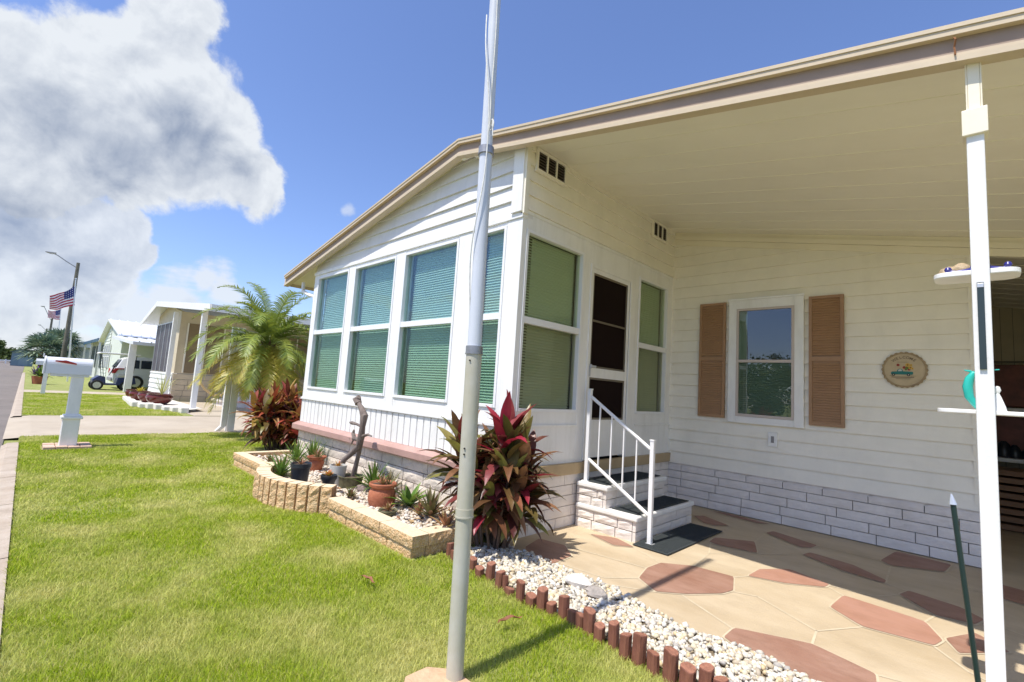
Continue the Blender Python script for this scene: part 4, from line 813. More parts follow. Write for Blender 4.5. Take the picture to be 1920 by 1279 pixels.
# potted things
bp_=PY(565,868,2.12); c=(bp_[0],2.12,.085); h=bp_[2]-.085
t=pot('black_pot',c,[(0,0),(.072,0),(.094,h*.8),(.096,h*.8),(.097,h*.84),(.104,h*.86),(.104,h),(.098,h),(.09,h*.9)],M['blackp'],'black plastic nursery pot in the curved part of the planter')
rosette('potted_plant',(c[0],c[1],c[2]+h-.02),16,.10,.012,M['redleaf'],'low reddish seedling growing in the black nursery pot',.3,1.2,2,3)
q=PY(594,860,2.62); c=(q[0],2.62,.085); hh=q[2]-.085+.03
t=pot('terracotta_pot',c,[(0,0),(.06,0),(.085,hh*.5),(.09,hh*.68),(.075,hh*.80),(.085,hh*.82),(.115,hh*.97),(.115,hh),(.105,hh),(.08,hh*.85)],M['terra'],'flared terracotta pot with strawberry pockets left in the planter')
rosette('potted_plant',(c[0],c[1],c[2]+hh-.02),18,.13,.018,M['redleaf'],'reddish succulent in the flared terracotta pot',.3,1.4,2,4)
rosette('potted_plant',(c[0]+.07,c[1]-.02,c[2]+hh-.03),14,.12,.02,M['olive'],'spiky olive succulent at the rim of the flared terracotta pot',.2,1.3,1,5)
q=PY(634,878,2.45); c=(q[0],2.45,.085); h=max(.10,q[2]-.05)
pot('white_bowl_pot',c,[(0,0),(.055,0),(.075,h*.4),(.09,h),(.082,h),(.07,h*.6)],M['whitep'],'small grey-white bowl pot left of the driftwood'); rosette('potted_plant',(c[0],c[1],c[2]+h-.02),16,.07,.02,M['orange'],'orange succulent in the grey-white bowl pot',.2,1.2,2,6)
q=PY(617,893,2.22); c=(q[0],2.22,.085); h=max(.09,q[2]-.07)
pot('black_saucer_pot',c,[(0,0),(.05,0),(.06,h*.7),(.078,h*.85),(.078,h),(.07,h),(.055,h*.8)],M['blackp'],'small black pot with a yellow succulent behind the curved wall'); rosette('potted_plant',(c[0],c[1],c[2]+h-.015),18,.075,.03,M['orange'],'yellow-orange rosette succulent in the small black pot',.3,1.2,1.5,7)
q=PY(655,888,2.56); c=(q[0]+.08,2.54,.08); h=.16
t=pot('bonsai_pot',c,[(0,0),(.10,0),(.125,h*.9),(.135,h),(.12,h),(.10,h*.8)],M['greenp'],'wide mossy dish pot holding the driftwood')
c=(-3.93,2.42,.085)
k=pot('terracotta_urn',c,[(0,0),(.085,0),(.112,.045),(.125,.10),(.12,.16),(.10,.195),(.103,.20),(.122,.212),(.126,.235),(.118,.245),(.104,.235),(.095,.21)],M['terra'],'round-bellied terracotta urn in the middle of the stone bed')
rosette('potted_plant',(c[0],c[1],c[2]+.22),26,.11,.016,M['redleaf'],'brown-red spiky plant in the terracotta urn',.0,1.4,2,8); rosette('potted_plant',(c[0]+.05,c[1]+.03,c[2]+.22),14,.10,.014,M['olive'],'green succulent at the right rim of the terracotta urn',.0,1.3,2,18)
c=(-3.62,2.30,.085)
pot('mossy_pot',c,classic(.06,.075,.085,.006),M['greenp'],'small mossy green pot in front of the terracotta urn'); rosette('potted_plant',(c[0],c[1],c[2]+.075),24,.085,.016,M['redleaf'],'pinkish succulent in the small mossy pot',.1,1.4,1,9)
# bed plants
def bed(px,py,y,n,l,w,m,label,**k):
    n=int(n*1.3); l*=1.25; w*=1.15
    q=PY(px,py,y); z=max(.08,min(q[2],.13)); return rosette('bed_plant',(q[0],y,z),n,l,w,m,label,**k)
bed(700,912,2.68,44,.24,.022,M['green'],'bright green spiky clump behind the terracotta urn',el0=.25,el1=1.5,droop=1.5,seed=11)
bed(728,905,2.72,26,.20,.022,M['olive'],'olive agave-like clump right of the bright green one',el0=.3,el1=1.5,droop=1,seed=12)
bed(768,940,2.60,16,.21,.05,M['green'],'broad-leaved green plant right of the terracotta urn',el0=.3,el1=1.3,droop=2.5,seed=13)
bed(808,955,2.56,22,.20,.035,M['olive'],'olive toothed agave at the right of the stone bed',el0=.35,el1=1.45,droop=.5,seed=14,fold=.5)
bed(527,885,2.12,30,.22,.03,M['green'],'light green leafy plant at the left bend of the curved wall',el0=.3,el1=1.45,droop=2.5,seed=15)
bed(590,835,2.75,40,.30,.02,M['green'],'thin-leaved yellow-green clump behind the flared terracotta pot',el0=.4,el1=1.5,droop=1.5,seed=16)
bed(556,860,2.60,34,.26,.02,M['green'],'feathery green clump behind the black nursery pot',el0=.3,el1=1.5,droop=2,seed=17)
bed(508,856,2.30,22,.12,.018,M['olive'],'low olive weeds in the far wing of the planter',el0=.2,el1=1.4,droop=2,seed=19)
bed(660,905,2.30,20,.09,.02,M['olive'],'small brown-green tuft in front of the driftwood',el0=.2,el1=1.4,droop=1,seed=20)
bed(790,915,2.50,14,.10,.02,M['redleaf'],'small reddish tuft behind the broad-leaved plant',el0=.2,el1=1.4,droop=1,seed=21)
bed(840,945,2.45,14,.14,.03,M['redleaf'],'reddish seedling at the planter corner beside the ti plant',el0=.2,el1=1.4,droop=1,seed=22)
# driftwood
dw_=thing('driftwood',(-4.75,2.55,.1),'gnarled grey driftwood branch standing in the planter','driftwood')
def PD(px,py,y=2.55): return PY(px,py,y)
b=MB(); b.tube([PD(636,892),PD(638,878),PD(645,862),PD(660,850),PD(672,838),PD(677,820),PD(680,800),PD(683,780),PD(678,766),PD(672,755)],[.042,.034,.028,.028,.032,.038,.028,.042,.03,.022],10)
b.tube([PD(662,895,2.60),PD(668,870,2.60),PD(674,845,2.58),PD(678,822)],[.032,.024,.022,.028],9); b.build('trunk',M['bark'],dw_,smooth=True)
b=MB(); b.tube([PD(672,757),PD(669,748),PD(673,744)],[.038,.046,.022],9); b.tube([PD(679,800),PD(668,795),PD(660,793),PD(656,792)],[.016,.014,.02,.008],8); b.tube([PD(674,825),PD(664,822),PD(662,812),PD(664,806)],[.02,.026,.02,.01],8); b.tube([PD(680,818),PD(690,815),PD(697,818)],[.018,.013,.007],8); b.tube([PD(664,822),PD(659,832),PD(655,822)],[.012,.008,.003],7); b.build('branch_stub',M['bark'],dw_,smooth=True)
# dry leaves on the lawn
for (px,py,a,l,lb) in ((690,1089,.3,.13,'curled brown leaf scrap lying on the lawn left of the pole'),(955,1165,1.5,.16,'curled brown leaf strip lying on the lawn right of the pole')):
    q=PZ(px,py,.05); b=MB(); vs=[]
    for i in range(9):
        t=i/8; w=.014*_m.sin(_m.pi*(t*.9+.06)); x=(t-.5)*l; yy=.012*_m.sin(t*5); zz=.008+.012*_m.sin(t*6+1)**2
        for s in (-1,0,1): vs.append((q[0]+x*_m.cos(a)-(yy+s*w)*_m.sin(a),q[1]+x*_m.sin(a)+(yy+s*w)*_m.cos(a),.045+zz+abs(s)*w*.7))
    b.add(vs,[(i*3+j,i*3+j+1,i*3+j+4,i*3+j+3) for i in range(8) for j in range(2)]); tag(b.build('dry_leaf',M['dry'],smooth='full'),lb,'leaf')
# ------------------------------------------------------------------ mailbox
mx_,my_=-9.50,.56
mb_=thing('mailbox',(mx_,my_,0),'white roadside mailbox on a square white post with brick base','mailbox')
b=MB(); b.box(mx_-.07,mx_+.07,my_-.07,my_+.07,.44,1.06); b.box(mx_-.095,mx_+.095,my_-.095,my_+.095,.03,.42); b.box(mx_-.12,mx_+.12,my_-.12,my_+.12,.42,.455); b.box(mx_-.10,mx_+.10,my_-.10,my_+.10,.455,.48); b.build('post',M['white'],mb_,bevel=.008)
b=MB(); P=[(mx_-.10,my_-.36,1.06),(mx_+.10,my_-.36,1.06),(mx_+.10,my_-.36,1.20)]+[(mx_+.10*_m.cos(R_(a)),my_-.36,1.20+.10*_m.sin(R_(a))) for a in range(15,180,15)]+[(mx_-.10,my_-.36,1.20)]; b.prism(P,(0,.50,0)); b.box(mx_-.085,mx_+.085,my_-.3,my_+.12,1.03,1.059); b.build('box',mat('mailbox_white',(.74,.76,.80),.35),mb_,bevel=.004)
b=MB(); P2=[(x+(x-mx_)*.08,my_-.362,z+(z-1.13)*.06) for x,_,z in P]; b.prism(P2,(0,-.02,0)); b.box(mx_-.015,mx_+.015,my_-.40,my_-.385,1.29,1.34); b.build('door',M['frame'],mb_,bevel=.003)
b=MB(); b.prism([(mx_+.105,my_-.27,1.235),(mx_+.105,my_-.04,1.205),(mx_+.105,my_-.04,1.225),(mx_+.105,my_-.16,1.262),(mx_+.105,my_-.20,1.255),(mx_+.105,my_-.27,1.255)],(.008,0,0)); b.build('flag',M['red'],mb_)
b=MB()
for i in range(3):
    for j in range(4):
        x=mx_-.24+.16*i; y=my_-.26+.13*j; b.box(x+.004,x+.156,y+.004,y+.126,-.01,.045+random.uniform(-.004,.004))
b.build('brick_base',mat('base_brick',(.50,.33,.24),.85,15,.3,.3,50,c2=(.62,.45,.34)),mb_,bevel=.004)
# ------------------------------------------------------------------ neighbours
def hpost(p,w,z1,house_,name='porch_post'):
    b=MB(); b.box(p[0]-w,p[0]+w,p[1]-w,p[1]+w,.01,z1); return b.build(name,M['white'],house_)
nb=thing('neighbor_house',(-23,6,0),'beige neighbouring home with white gable roof and dark screened porch','house','neighbouring homes along the street')
yw=3.9; yf=3.5; RXn=-24.1; zr=3.92
xL=-27.6; xR=-15.6; zL=3.22; zR=3.12
b=MB(); b.prism([(xL,yf,zL),(RXn,yf,zr),(xR,yf,zR),(xR,yf,zR-.03),(RXn,yf,zr-.03),(xL,yf,zL-.03)],(0,12,0)); b.build('roof',mat('white_metal_roof',(.72,.74,.74),.35),nb)
b=MB(); b.prism([(xL,yf-.03,zL+.03),(RXn,yf-.03,zr+.03),(xR,yf-.03,zR+.03),(xR,yf-.03,zR-.18),(RXn,yf-.03,zr-.18),(xL,yf-.03,zL-.15)],(0,.03,0)); b.box(xR,xR+.04,yf,15.5,zR-.18,zR+.02); b.build('fascia',M['white'],nb)
b=MB(); b.prism([(-26.0,yw+.02,1.07),(-21.6,yw+.02,1.07),(-21.6,yw+.02,3.42),(RXn,yw+.02,3.85),(-26.0,yw+.02,3.48)],(0,.1,0)); b.build('front_wall',mat('cream_wall',(.62,.53,.38),.6,3,.05),nb)
b=MB(); b.box(-26.0,-21.6,yw-.02,yw+.12,.0,1.07); siding(b,(-26.0,yw-.02,0),(1,0,0),(0,-1,0),4.4,.0,lambda s:1.06,.2,.02); b.build('lower_siding',M['white'],nb)
b=MB(); b.box(-21.7,-21.6,yw+.12,15,1.07,3.42); b.build('side_wall',MATS['cream_wall'],nb)
b=MB(); b.box(-21.7,-21.60,yw+.12,15,.0,1.07,1); blocks(b,(-21.6,yw,0),(0,1,0),(1,0,0),9,.0,1.05,.8,.21,.015,.03,.006,44); b.build('side_skirting',[mat('beige_block',(.60,.50,.36),.7,3,.1),M['mortar']],nb)
for k in range(4):
    x0=-25.85+k*.87; b=MB(); b.box(x0,x0+.80,yw-.01,yw+.015,1.10,3.06,0); w_=b.build('porch_screen',mat('porch_screen',(.07,.06,.075),.5,3,.3),nb)
    b=MB(); b.box(x0-.04,x0,yw-.035,yw+.015,1.08,3.1); b.box(x0,x0+.83,yw-.03,yw+.01,3.06,3.1); b.build('screen_frame',M['alu'],w_)
for y0_,y1_,z0_,z1_,m_ in ((4.2,5.4,1.1,3.0,'b'),(5.8,6.8,.9,3.0,'w'),(7.1,9.5,1.1,2.9,'b'),(10.2,11.6,1.1,2.8,'w')):
    b=MB(); b.box(-21.6,-21.57,y0_,y1_,z0_,z1_); w_=b.build('side_window',mat('bronze_screen',(.25,.18,.10),.5,2,.15) if m_=='b' else mat('pale_pane',(.5,.52,.5),.3),nb)
    b=MB(); b.box(-21.57,-21.54,y0_-.05,y0_,z0_,z1_); b.box(-21.57,-21.54,y1_,y1_+.05,z0_,z1_); b.box(-21.57,-21.54,(y0_+y1_)/2-.02,(y0_+y1_)/2+.02,z0_,z1_); b.build('window_bar',M['vinyl'],w_)
for p,w,z in (((-21.45,3.72),.07,3.35),((-16.75,3.62),.07,3.18),((-18.0,5.6),.05,3.3),((-16.0,8.2),.06,3.1)): hpost(p,w,z,nb)
b=MB(); b.lathe((-19.6,6.0,0),[(0,0),(1.15,0),(1.15,.18),(1.2,.18),(1.2,.24),(.85,.24),(.85,.42),(.9,.42),(.9,.48),(0,.48)],28); tag(b.build('round_steps',M['brickw'],smooth=True),'rounded pale brick steps under the neighbour carport','steps')
b=MB(); b.tube([PX(368,705,-17.2),PX(374,715,-17.2),PX(384,730,-17.2),PX(398,741,-17.2),PX(414,742,-17.2),PX(424,735,-17.2)],.035,8); tag(b.build('garden_hose',mat('hose_tan',(.60,.42,.20),.5),smooth=True),'pale yellow garden hose hanging in a loop in the neighbour carport','hose')
dp=thing('driveway_post',(-11.3,3.08,0),'thick white post with a downspout beside the driveway and palm','post')
b=MB(); b.box(-11.37,-11.23,3.08,3.22,0,2.2); b.build('post',M['white'],dp,bevel=.006)
b=MB(); b.box(-11.32,-11.24,2.97,3.07,.12,2.2); b.prism([(-11.32,2.97,.12),(-11.32,3.07,.12),(-11.32,2.97,.02),(-11.32,2.88,.02)],(.08,0,0)); b.build('downspout',M['alu'] if False else M['white'],dp,bevel=.006)
b=MB(); b.box(-11.6,-11.1,2.75,3.3,-.01,.012); b.build('splash_pad',M['concrete'],dp)
# red bowls and white stone bed
wb=MB(); nseg=0
st_=thing('stone_border',(-18.5,2.9,0),'low white stone border around the neighbour flower bed','border')
for (a,c) in (((-21.9,2.55),(-18.5,2.35)),((-18.5,2.35),(-15.9,3.3)),((-22.2,3.6),(-21.9,2.6))):
    n=int(_m.dist(a,c)/.42)+1
    for i in range(n):
        x=a[0]+(c[0]-a[0])*i/n; y=a[1]+(c[1]-a[1])*i/n; wb.box(x,x+.37,y,y+.2,0,.16+random.uniform(-.02,.02))
wb.build('border_stones',mat('white_stone',(.74,.70,.62),.8,4,.12,.3,20),st_,bevel=.03)
b=MB(); b.add([(-22.2,2.7,.1),(-18.6,2.5,.1),(-16.1,3.4,.1),(-16.6,3.85,.1),(-22.2,3.85,.1)],[(0,1,2,3,4)]); b.build('bed_fill',mat('white_fill',(.70,.66,.58),.9,12,.2),st_)
for i,(px,py,r,lb) in enumerate(((252,738,.27,'small glazed maroon bowl farthest left in the neighbour bed'),(262,742,.30,'glazed maroon bowl with yellow flowers in the neighbour bed'),(280,745,.32,'glazed maroon bowl, third from the left in the neighbour bed'),(298,753,.36,'largest glazed maroon bowl nearest the neighbour driveway'))):
    x=-21.2+i*1.0; q=PX(px,py,x); y=q[1]; c=(x,y,.1)
    pot('glazed_bowl',c,[(0,0),(r*.5,0),(r*.85,.10),(r*1.0,.22),(r*.9,.29),(r*.97,.32),(r*.85,.32),(r*.8,.26)],M['glaze'],lb)['group']='glazed bowls in the neighbour bed'
    if i==1: rosette('yellow_flowers',(x,y,.36),30,.22,.05,mat('yellow_bloom',(.6,.5,.05),.6,trans=.2),'yellow flowers in the second maroon bowl',.1,1.4,3,31)
    if i==3: rosette('trailing_plant',(x,y+.05,.38),26,.75,.02,mat('lime_stem',(.5,.5,.12),.6,trans=.2),'thin yellow-green stems rising from the largest maroon bowl',.9,1.55,.6,32)
# pale green house with carport
n3=thing('neighbor_house',(-42,6,0),'pale green home with ribbed white metal roof behind the parked suv','house','neighbouring homes along the street')
yw=3.8; 
def HP(px,py,y=3.5): return PY(px,py,y)
rg=HP(203,598.5); eL=HP(184.5,639); lo=HP(216,625); zr=rg[2]; xr=rg[0]
b=MB(); xe=xr+6.5; ze=zr-1.25
b.prism([(eL[0],3.5,eL[2]),(xr,3.5,zr),(xe,3.5,ze),(xe,3.5,ze-.08),(xr,3.5,zr-.1),(eL[0],3.5,eL[2]-.1)],(0,12,0))
k=0; y=3.6
while y<15:
    b.prism([(xr,y,zr+.0),(xe,y,ze),(xe,y,ze+.06),(xr,y,zr+.06)],(0,.05,0)); b.prism([(eL[0],y,eL[2]),(xr,y,zr),(xr,y,zr+.06),(eL[0],y,eL[2]+.06)],(0,.05,0)); y+=.45
b.build('roof',mat('ribbed_metal',(.74,.76,.80),.3),n3)
b=MB(); b.prism([(xe-.6,3.3,ze-.1),(-27.5,3.3,2.35),(-27.5,3.3,2.2),(xe-.6,3.3,ze-.25)],(0,10,0)); y=3.5
while y<13: b.prism([(xe-.6,y,ze-.1),(-27.5,y,2.35),(-27.5,y,2.40),(xe-.6,y,ze-.05)],(0,.05,0)); y+=.45
b.build('carport_roof',MATS['ribbed_metal'],n3)
b=MB(); b.prism([(eL[0]+.8,yw,0),(xe-.8,yw,0),(xe-.8,yw,ze-.0),(xr,yw,zr-.1),(eL[0]+.8,yw,eL[2]+.05)],(0,.1,0)); b.box(xe-.9,xe-.8,yw+.1,14,0,ze); siding(b,(eL[0]+.8,yw,0),(1,0,0),(0,-1,0),xr-eL[0]-.8,.4,lambda s:eL[2]-.05+s*(zr-eL[2])/(xr-eL[0]),.22,.02); b.build('walls',mat('pale_green',(.68,.72,.64),.6,2,.05),n3)
for k in range(3):
    x0=xr-2.6+k*1.25; b=MB(); b.box(x0,x0+1.0,yw-.05,yw-.02,1.0,2.5); w_=b.build('front_window',mat('grey_pane',(.42,.45,.48),.25),n3); b=MB(); b.box(x0-.06,x0,yw-.07,yw-.02,.95,2.55); b.box(x0+1.0,x0+1.06,yw-.07,yw-.02,.95,2.55); b.box(x0,x0+1.,yw-.065,yw-.02,1.7,1.76); b.build('window_frame',M['white'],w_)
for p in ((-28.3,3.42),(-28.3,6.5)):
    hpost(p,.10 if p[1]>5 else .13,2.3,n3)
for p in ((-28.0,5.6),(-30.2,7.4)):
    b=MB(); b.box(p[0]-.05,p[0]+.05,p[1]-.05,p[1]+.05,0,2.25); b.build('porch_post',mat('cream_post',(.62,.60,.35),.6),n3)
# blue trimmed houses further on
def farhouse(xa,za,xb,zb,y,label,wall,trim,roofm,n):
    t=thing('neighbor_house',((xa+xb)/2,y+3,0),label,'house','neighbouring homes along the street'); xm=(xa+xb)/2
    b=MB(); b.prism([(xa,y-.6,za-.9),(xa+.3,y+2,za),(xa+.3,y+8,za),(xa,y+10,za-.9)],(xb-xa,0,0)); yy=0
    while xa+yy<xb: b.prism([(xa+yy,y-.6,za-.9),(xa+yy,y+2,za),(xa+yy,y+2,za+.07),(xa+yy,y-.6,za-.83)],(.07,0,0)); yy+=.7
    b.build('roof',roofm,t)
    b=MB(); b.box(xa,xb,y-.65,y-.6,za-1.12,za-.88); b.box(xb,xb+.05,y-.6,y+9,za-1.12,za-.88); b.build('fascia',trim,t)
    b=MB(); b.box(xa+.3,xb-.3,y,y+9,0,za-.9); b.build('walls',wall,t)
    for k in range(n):
        x0=xa+.7+k*(xb-xa-1.2)/n; b=MB(); b.box(x0,x0+(xb-xa-1.2)/n*.7,y-.04,y,.9,za-1.25); b.build('window',mat('far_dark',(.03,.05,.06),.3),t)
    b=MB(); b.box(xb-.3,xb-.26,y+1,y+3,.2,za-1.25); b.box(xb-.3,xb-.26,y+4,y+6.,.9,za-1.25); b.build('side_window',mat('far_dark',(.03,.05,.06),.3),t)
    for x0 in (xa+.1,xm,xb-.1):
        b=MB(); b.box(x0-.06,x0+.06,y-.55,y-.43,0,za-.9); b.build('porch_post',M['white'],t)
farhouse(-60,4.0,-47,4.0,4.2,'white metal-roofed home with dark blue fascia beyond the green house',mat('far_white',(.62,.64,.62),.6),mat('navy_trim',(.04,.10,.16),.5),MATS['ribbed_metal'],3)
farhouse(-78,3.9,-66,3.9,3.6,'small white home with pale roof behind the flagpole, second beyond the green one',MATS['far_white'],M['white'],MATS['ribbed_metal'],3)
farhouse(-98,3.9,-86,3.9,3.8,'white home farthest down the street, mostly behind the fan palms',MATS['far_white'],M['tan'],MATS['ribbed_metal'],2)
# ------------------------------------------------------------------ vehicles
suv=thing('parked_suv',(-32.5,5.4,0),'white suv parked nose-in under the green house carport','car')
def sec(mb,prof,w0,w1,m=0):   # profile in (along, z); half width w0 below, w1 above the belt line
    X0=-32.5; Y0=3.15; n=len(prof); hw=lambda z: w0 if z<1.0 else w0+(w1-w0)*(z-1.0)/.65
    a=[(X0-hw(z),Y0+s,z) for s,z in prof]; c=[(X0+hw(z),Y0+s,z) for s,z in prof]
    mb.add(a+c,[tuple(range(n)),tuple(range(2*n-1,n-1,-1))]+[(i,n+i,n+(i+1)%n,(i+1)%n) for i in range(n)],m)
b=MB(); sec(b,[(0.05,.35),(0,.5),(0,.85),(.08,1.02),(.12,1.08),(.34,1.55),(.55,1.66),(1.2,1.71),(2.3,1.68),(2.75,1.58),(3.45,1.12),(4.3,1.0),(4.55,.85),(4.6,.45),(4.5,.3),(.2,.28)],.93,.72); b.build('body',mat('car_white',(.78,.79,.81),.18),suv,bevel=.03)
b=MB(); X0=-32.5; Y0=3.15
for s0,s1 in ((.62,1.05),(1.12,2.0),(2.06,2.85)):
    hw=lambda z: .93+(.72-.93)*(z-1.0)/.65
    z0,z1=1.10,1.53; t1=s1-(.25 if s1>2.5 else .0); t0=s0+(.12 if s0<.7 else 0)
    b.prism([(X0+hw(z0)+.012,Y0+s0,z0),(X0+hw(z0)+.012,Y0+s1,z0),(X0+hw(z1)+.012,Y0+t1,z1),(X0+hw(z1)+.012,Y0+t0,z1)],(.006,0,0))
b.prism([(X0-.72,Y0+.10,1.12),(X0+.72,Y0+.10,1.12),(X0+.62,Y0+.31,1.53),(X0-.62,Y0+.31,1.53)],(0,-.02,0)); b.build('window',mat('car_glass',(.02,.03,.05),.06),suv)
for s in (-1,1):
    b=MB(); x=X0+s*.80; b.prism([(x-.12,Y0-.02,.80),(x+.12,Y0-.02,.80),(x+.12,Y0-.005,.95),(x-.10,Y0+.0,1.04),(x-.12,Y0-.0,1.04)],(0,.04,0))
    if s>0: b.prism([(X0+.935,Y0-.01,.80),(X0+.935,Y0+.10,.80),(X0+.935,Y0+.20,1.0),(X0+.935,Y0+.55,1.02),(X0+.935,Y0+.5,1.08),(X0+.935,Y0+.05,1.06)],(.015,0,0))
    b.build('tail_light',mat('tail_red',(.45,.02,.02),.25),suv)
for sx in (-1,1):
    for s in (.95,3.75):
        b=MB(); x=X0+sx*.80; y=Y0+s; P=[(x,y+.36*_m.cos(q),.36+.36*_m.sin(q)) for q in np.linspace(0,6.283,21)[:-1]]; b.prism(P,(sx*.16,0,0)); tw=b.build('wheel',mat('tyre',(.02,.02,.02),.8),suv,bevel=.02)
        b=MB(); P=[(x+sx*.161,y+.23*_m.cos(q),.36+.23*_m.sin(q)) for q in np.linspace(0,6.283,17)[:-1]]; b.prism(P,(sx*.01,0,0)); b.build('rim',M['alu'],tw)
b=MB(); b.box(X0-.9,X0+.9,Y0-.05,Y0+.1,.40,.58); b.build('bumper',mat('bumper_grey',(.25,.25,.27),.5),suv,bevel=.02)
gc=thing('golf_cart',(-30.0,3.4,0),'dark blue golf cart with a white roof beside the parked suv','golf cart')
X0=-30.0; ya=2.38; gc_n0=set(bpy.data.objects)
b=MB(); b.prism([(X0-.5,ya-.15,.30),(X0-.5,ya-.15,.50),(X0-.5,ya+.15,.68),(X0-.5,ya+.45,.62),(X0-.5,ya+.5,.32),(X0-.5,ya+1.0,.32),(X0-.5,ya+1.05,.60),(X0-.5,ya+1.9,.65),(X0-.5,ya+2.0,.34),(X0-.5,ya+1.6,.26),(X0-.5,ya+.3,.24)],(1.0,0,0)); b.build('body',mat('cart_blue',(.02,.035,.12),.3),gc,bevel=.02)
b=MB(); b.prism([(X0-.62,ya-.05,1.72),(X0-.62,ya+2.1,1.72),(X0-.62,ya+2.0,1.79),(X0-.62,ya+.05,1.79)],(1.24,0,0)); b.build('roof',M['white'],gc,bevel=.02)
b=MB()
for x in (X0-.5,X0+.5):
    for q0,q1 in ((.35,.12),(1.75,1.85)): b=MB(); b.tube([(x,ya+q0,.6),(x,ya+q1,1.72)],.018,6); b.build('roof_strut',M['dark'],gc)
b=MB(); b.box(X0-.45,X0+.45,ya+1.05,ya+1.5,.66,.78); b.box(X0-.45,X0+.45,ya+1.45,ya+1.55,.78,1.15); b.build('seat',mat('cart_seat',(.60,.57,.50),.5),gc,bevel=.03)
b=MB(); b.tube([(X0-.2+.17*_m.cos(q),ya+.62+.05*_m.sin(q),1.0+.16*_m.sin(q)) for q in np.linspace(0,6.283,14)],.015,6); b.tube([(X0-.2,ya+.5,.7),(X0-.2,ya+.62,1.0)],.015,6); b.build('steering_wheel',M['dark'],gc)
for sx in (-1,1):
    for s in (.05,1.12):
        b=MB(); x=X0+sx*.40; y=ya+s; P=[(x,y+.235*_m.cos(q),.235+.235*_m.sin(q)) for q in np.linspace(0,6.283,19)[:-1]]; b.prism(P,(sx*.18,0,0)); tw=b.build('wheel',MATS['tyre'],gc,bevel=.02)
        b=MB(); P=[(x+sx*.181,y+.15*_m.cos(q),.235+.15*_m.sin(q)) for q in np.linspace(0,6.283,15)[:-1]]; b.prism(P,(sx*.01,0,0)); P=[(x+sx*.191,y+.05*_m.cos(q),.235+.05*_m.sin(q)) for q in np.linspace(0,6.283,9)[:-1]]; b.prism(P,(sx*.008,0,0)); b.build('rim',M['whitep'],tw)
for o in set(bpy.data.objects)-gc_n0:
    if o.type=='MESH': o.data.transform(Matrix.Translation((0,-1.1,0))@Matrix.Diagonal((1,.76 if 'wheel' not in o.name and 'rim' not in o.name else 1,1,1))@Matrix.Translation((0,1.1,0)))
# ------------------------------------------------------------------ lamps and flags
def lamp(x,top,tip,label):
    p=PX(*top,x); a=PX(*tip,x); t=thing('street_lamp',(x,p[1],0),label,'street lamp','street lamps along the road')
    b=MB(); b.tube([(x,p[1],0),(x,p[1],p[2])],[.17,.11],10); b.build('pole',mat('lamp_pole',(.13,.12,.09),.8,3,.3),t,smooth=True)
    y0,z0=p[1],p[2]-.45; P=[(x,y0,z0),(x,y0+(a[1]-y0)*.35,z0+(a[2]-z0)*.45),(x,y0+(a[1]-y0)*.62,z0+(a[2]-z0)*.85),(x,y0+(a[1]-y0)*.75,a[2]-.02)]
    b=MB(); b.tube(P,.035,6); b.build('arm',M['steel'],t,smooth=True)
    b=MB(); ya,yb=y0+(a[1]-y0)*.68,a[1]; b.prism([(x-.13,ya,a[2]-.04),(x-.1,(ya+yb)/2,a[2]-.09),(x-.05,yb,a[2]-.02),(x-.05,yb,a[2]+.02),(x-.1,ya,a[2]+.07)],(.24,0,0)); b.build('lamp_head',M['steel'],t,bevel=.02)
    return t
lamp(-52,(147,493),(85,472),'nearest tall brown street lamp with an arm over the road'); lamp(-92,(98,597),(76,574),'second street lamp, half the height of the nearest in view'); lamp(-132,(88,616),(71,609),'farthest and smallest street lamp above the fan palms')
def usflag(x,top,bot,hoist_t,hoist_b,tip,label,seed,droop=1.0):
    a=PX(*top,x); c=PX(*bot,x); t=thing('flagpole',(x,c[1],0),label,'flag','flags on poles along the street')
    d=Vector((0,(a[1]-c[1]),(a[2]-c[2]))); base=Vector(c)-d*(c[2]/d.z)
    b=MB(); b.tube([base,Vector(a)],[.045,.03],8); b.build('pole',M['alu'],t,smooth=True)
    b=MB(); b.lathe(tuple(Vector(a)),[(0,0),(.05,.02),(.05,.07),(0,.09)],8); b.build('finial',M['alu'],t)
    ht=Vector(PX(*hoist_t,x)); hb=Vector(PX(*hoist_b,x)); tp=Vector(PX(*tip,x)); NU,NV=39,26; hoist=ht-hb; fly=(tp-(ht*.5+hb*.5)); vs=[];fs=[];mi=[]
    for i in range(NU+1):
        u=i/NU
        for j in range(NV+1):
            v=j/NV; p=ht-hoist*v*(1-.25*u)+fly*u+Vector((0,0,1))*(-.0)
            p=p+Vector((.22*_m.sin(u*8+v*2+seed)*u,.05*_m.sin(u*9+seed)*u,-droop*.22*_m.sin(u*3.1)*(1-v)-.10*_m.sin(u*7+v*3+seed)*u)); vs.append(p)
    for i in range(NU):
        for j in range(NV):
            fs.append((i*(NV+1)+j,(i+1)*(NV+1)+j,(i+1)*(NV+1)+j+1,i*(NV+1)+j+1)); s=j//2
            if i<16 and j<14: mi.append(1 if (i%3==1 and j%3==1) else 2)
            else: mi.append(0 if s%2==0 else 1)
    b=MB(); b.add(vs,fs); b.m=mi; b.build('flag',[mat('flag_red',(.42,.02,.05),.8,trans=.3),mat('flag_white',(.72,.70,.72),.8,trans=.3),mat('flag_blue',(.02,.03,.16),.8,trans=.3)],t,smooth='full')
usflag(-40,(142,524),(130,669),(141.5,534),(140,573),(93,572),'larger nearer american flag flying left from a thin grey pole',0.5)
usflag(-70,(115,574),(104,668),(114.5,579),(113,600),(91,591),'smaller farther american flag above the fan palms',2.2)
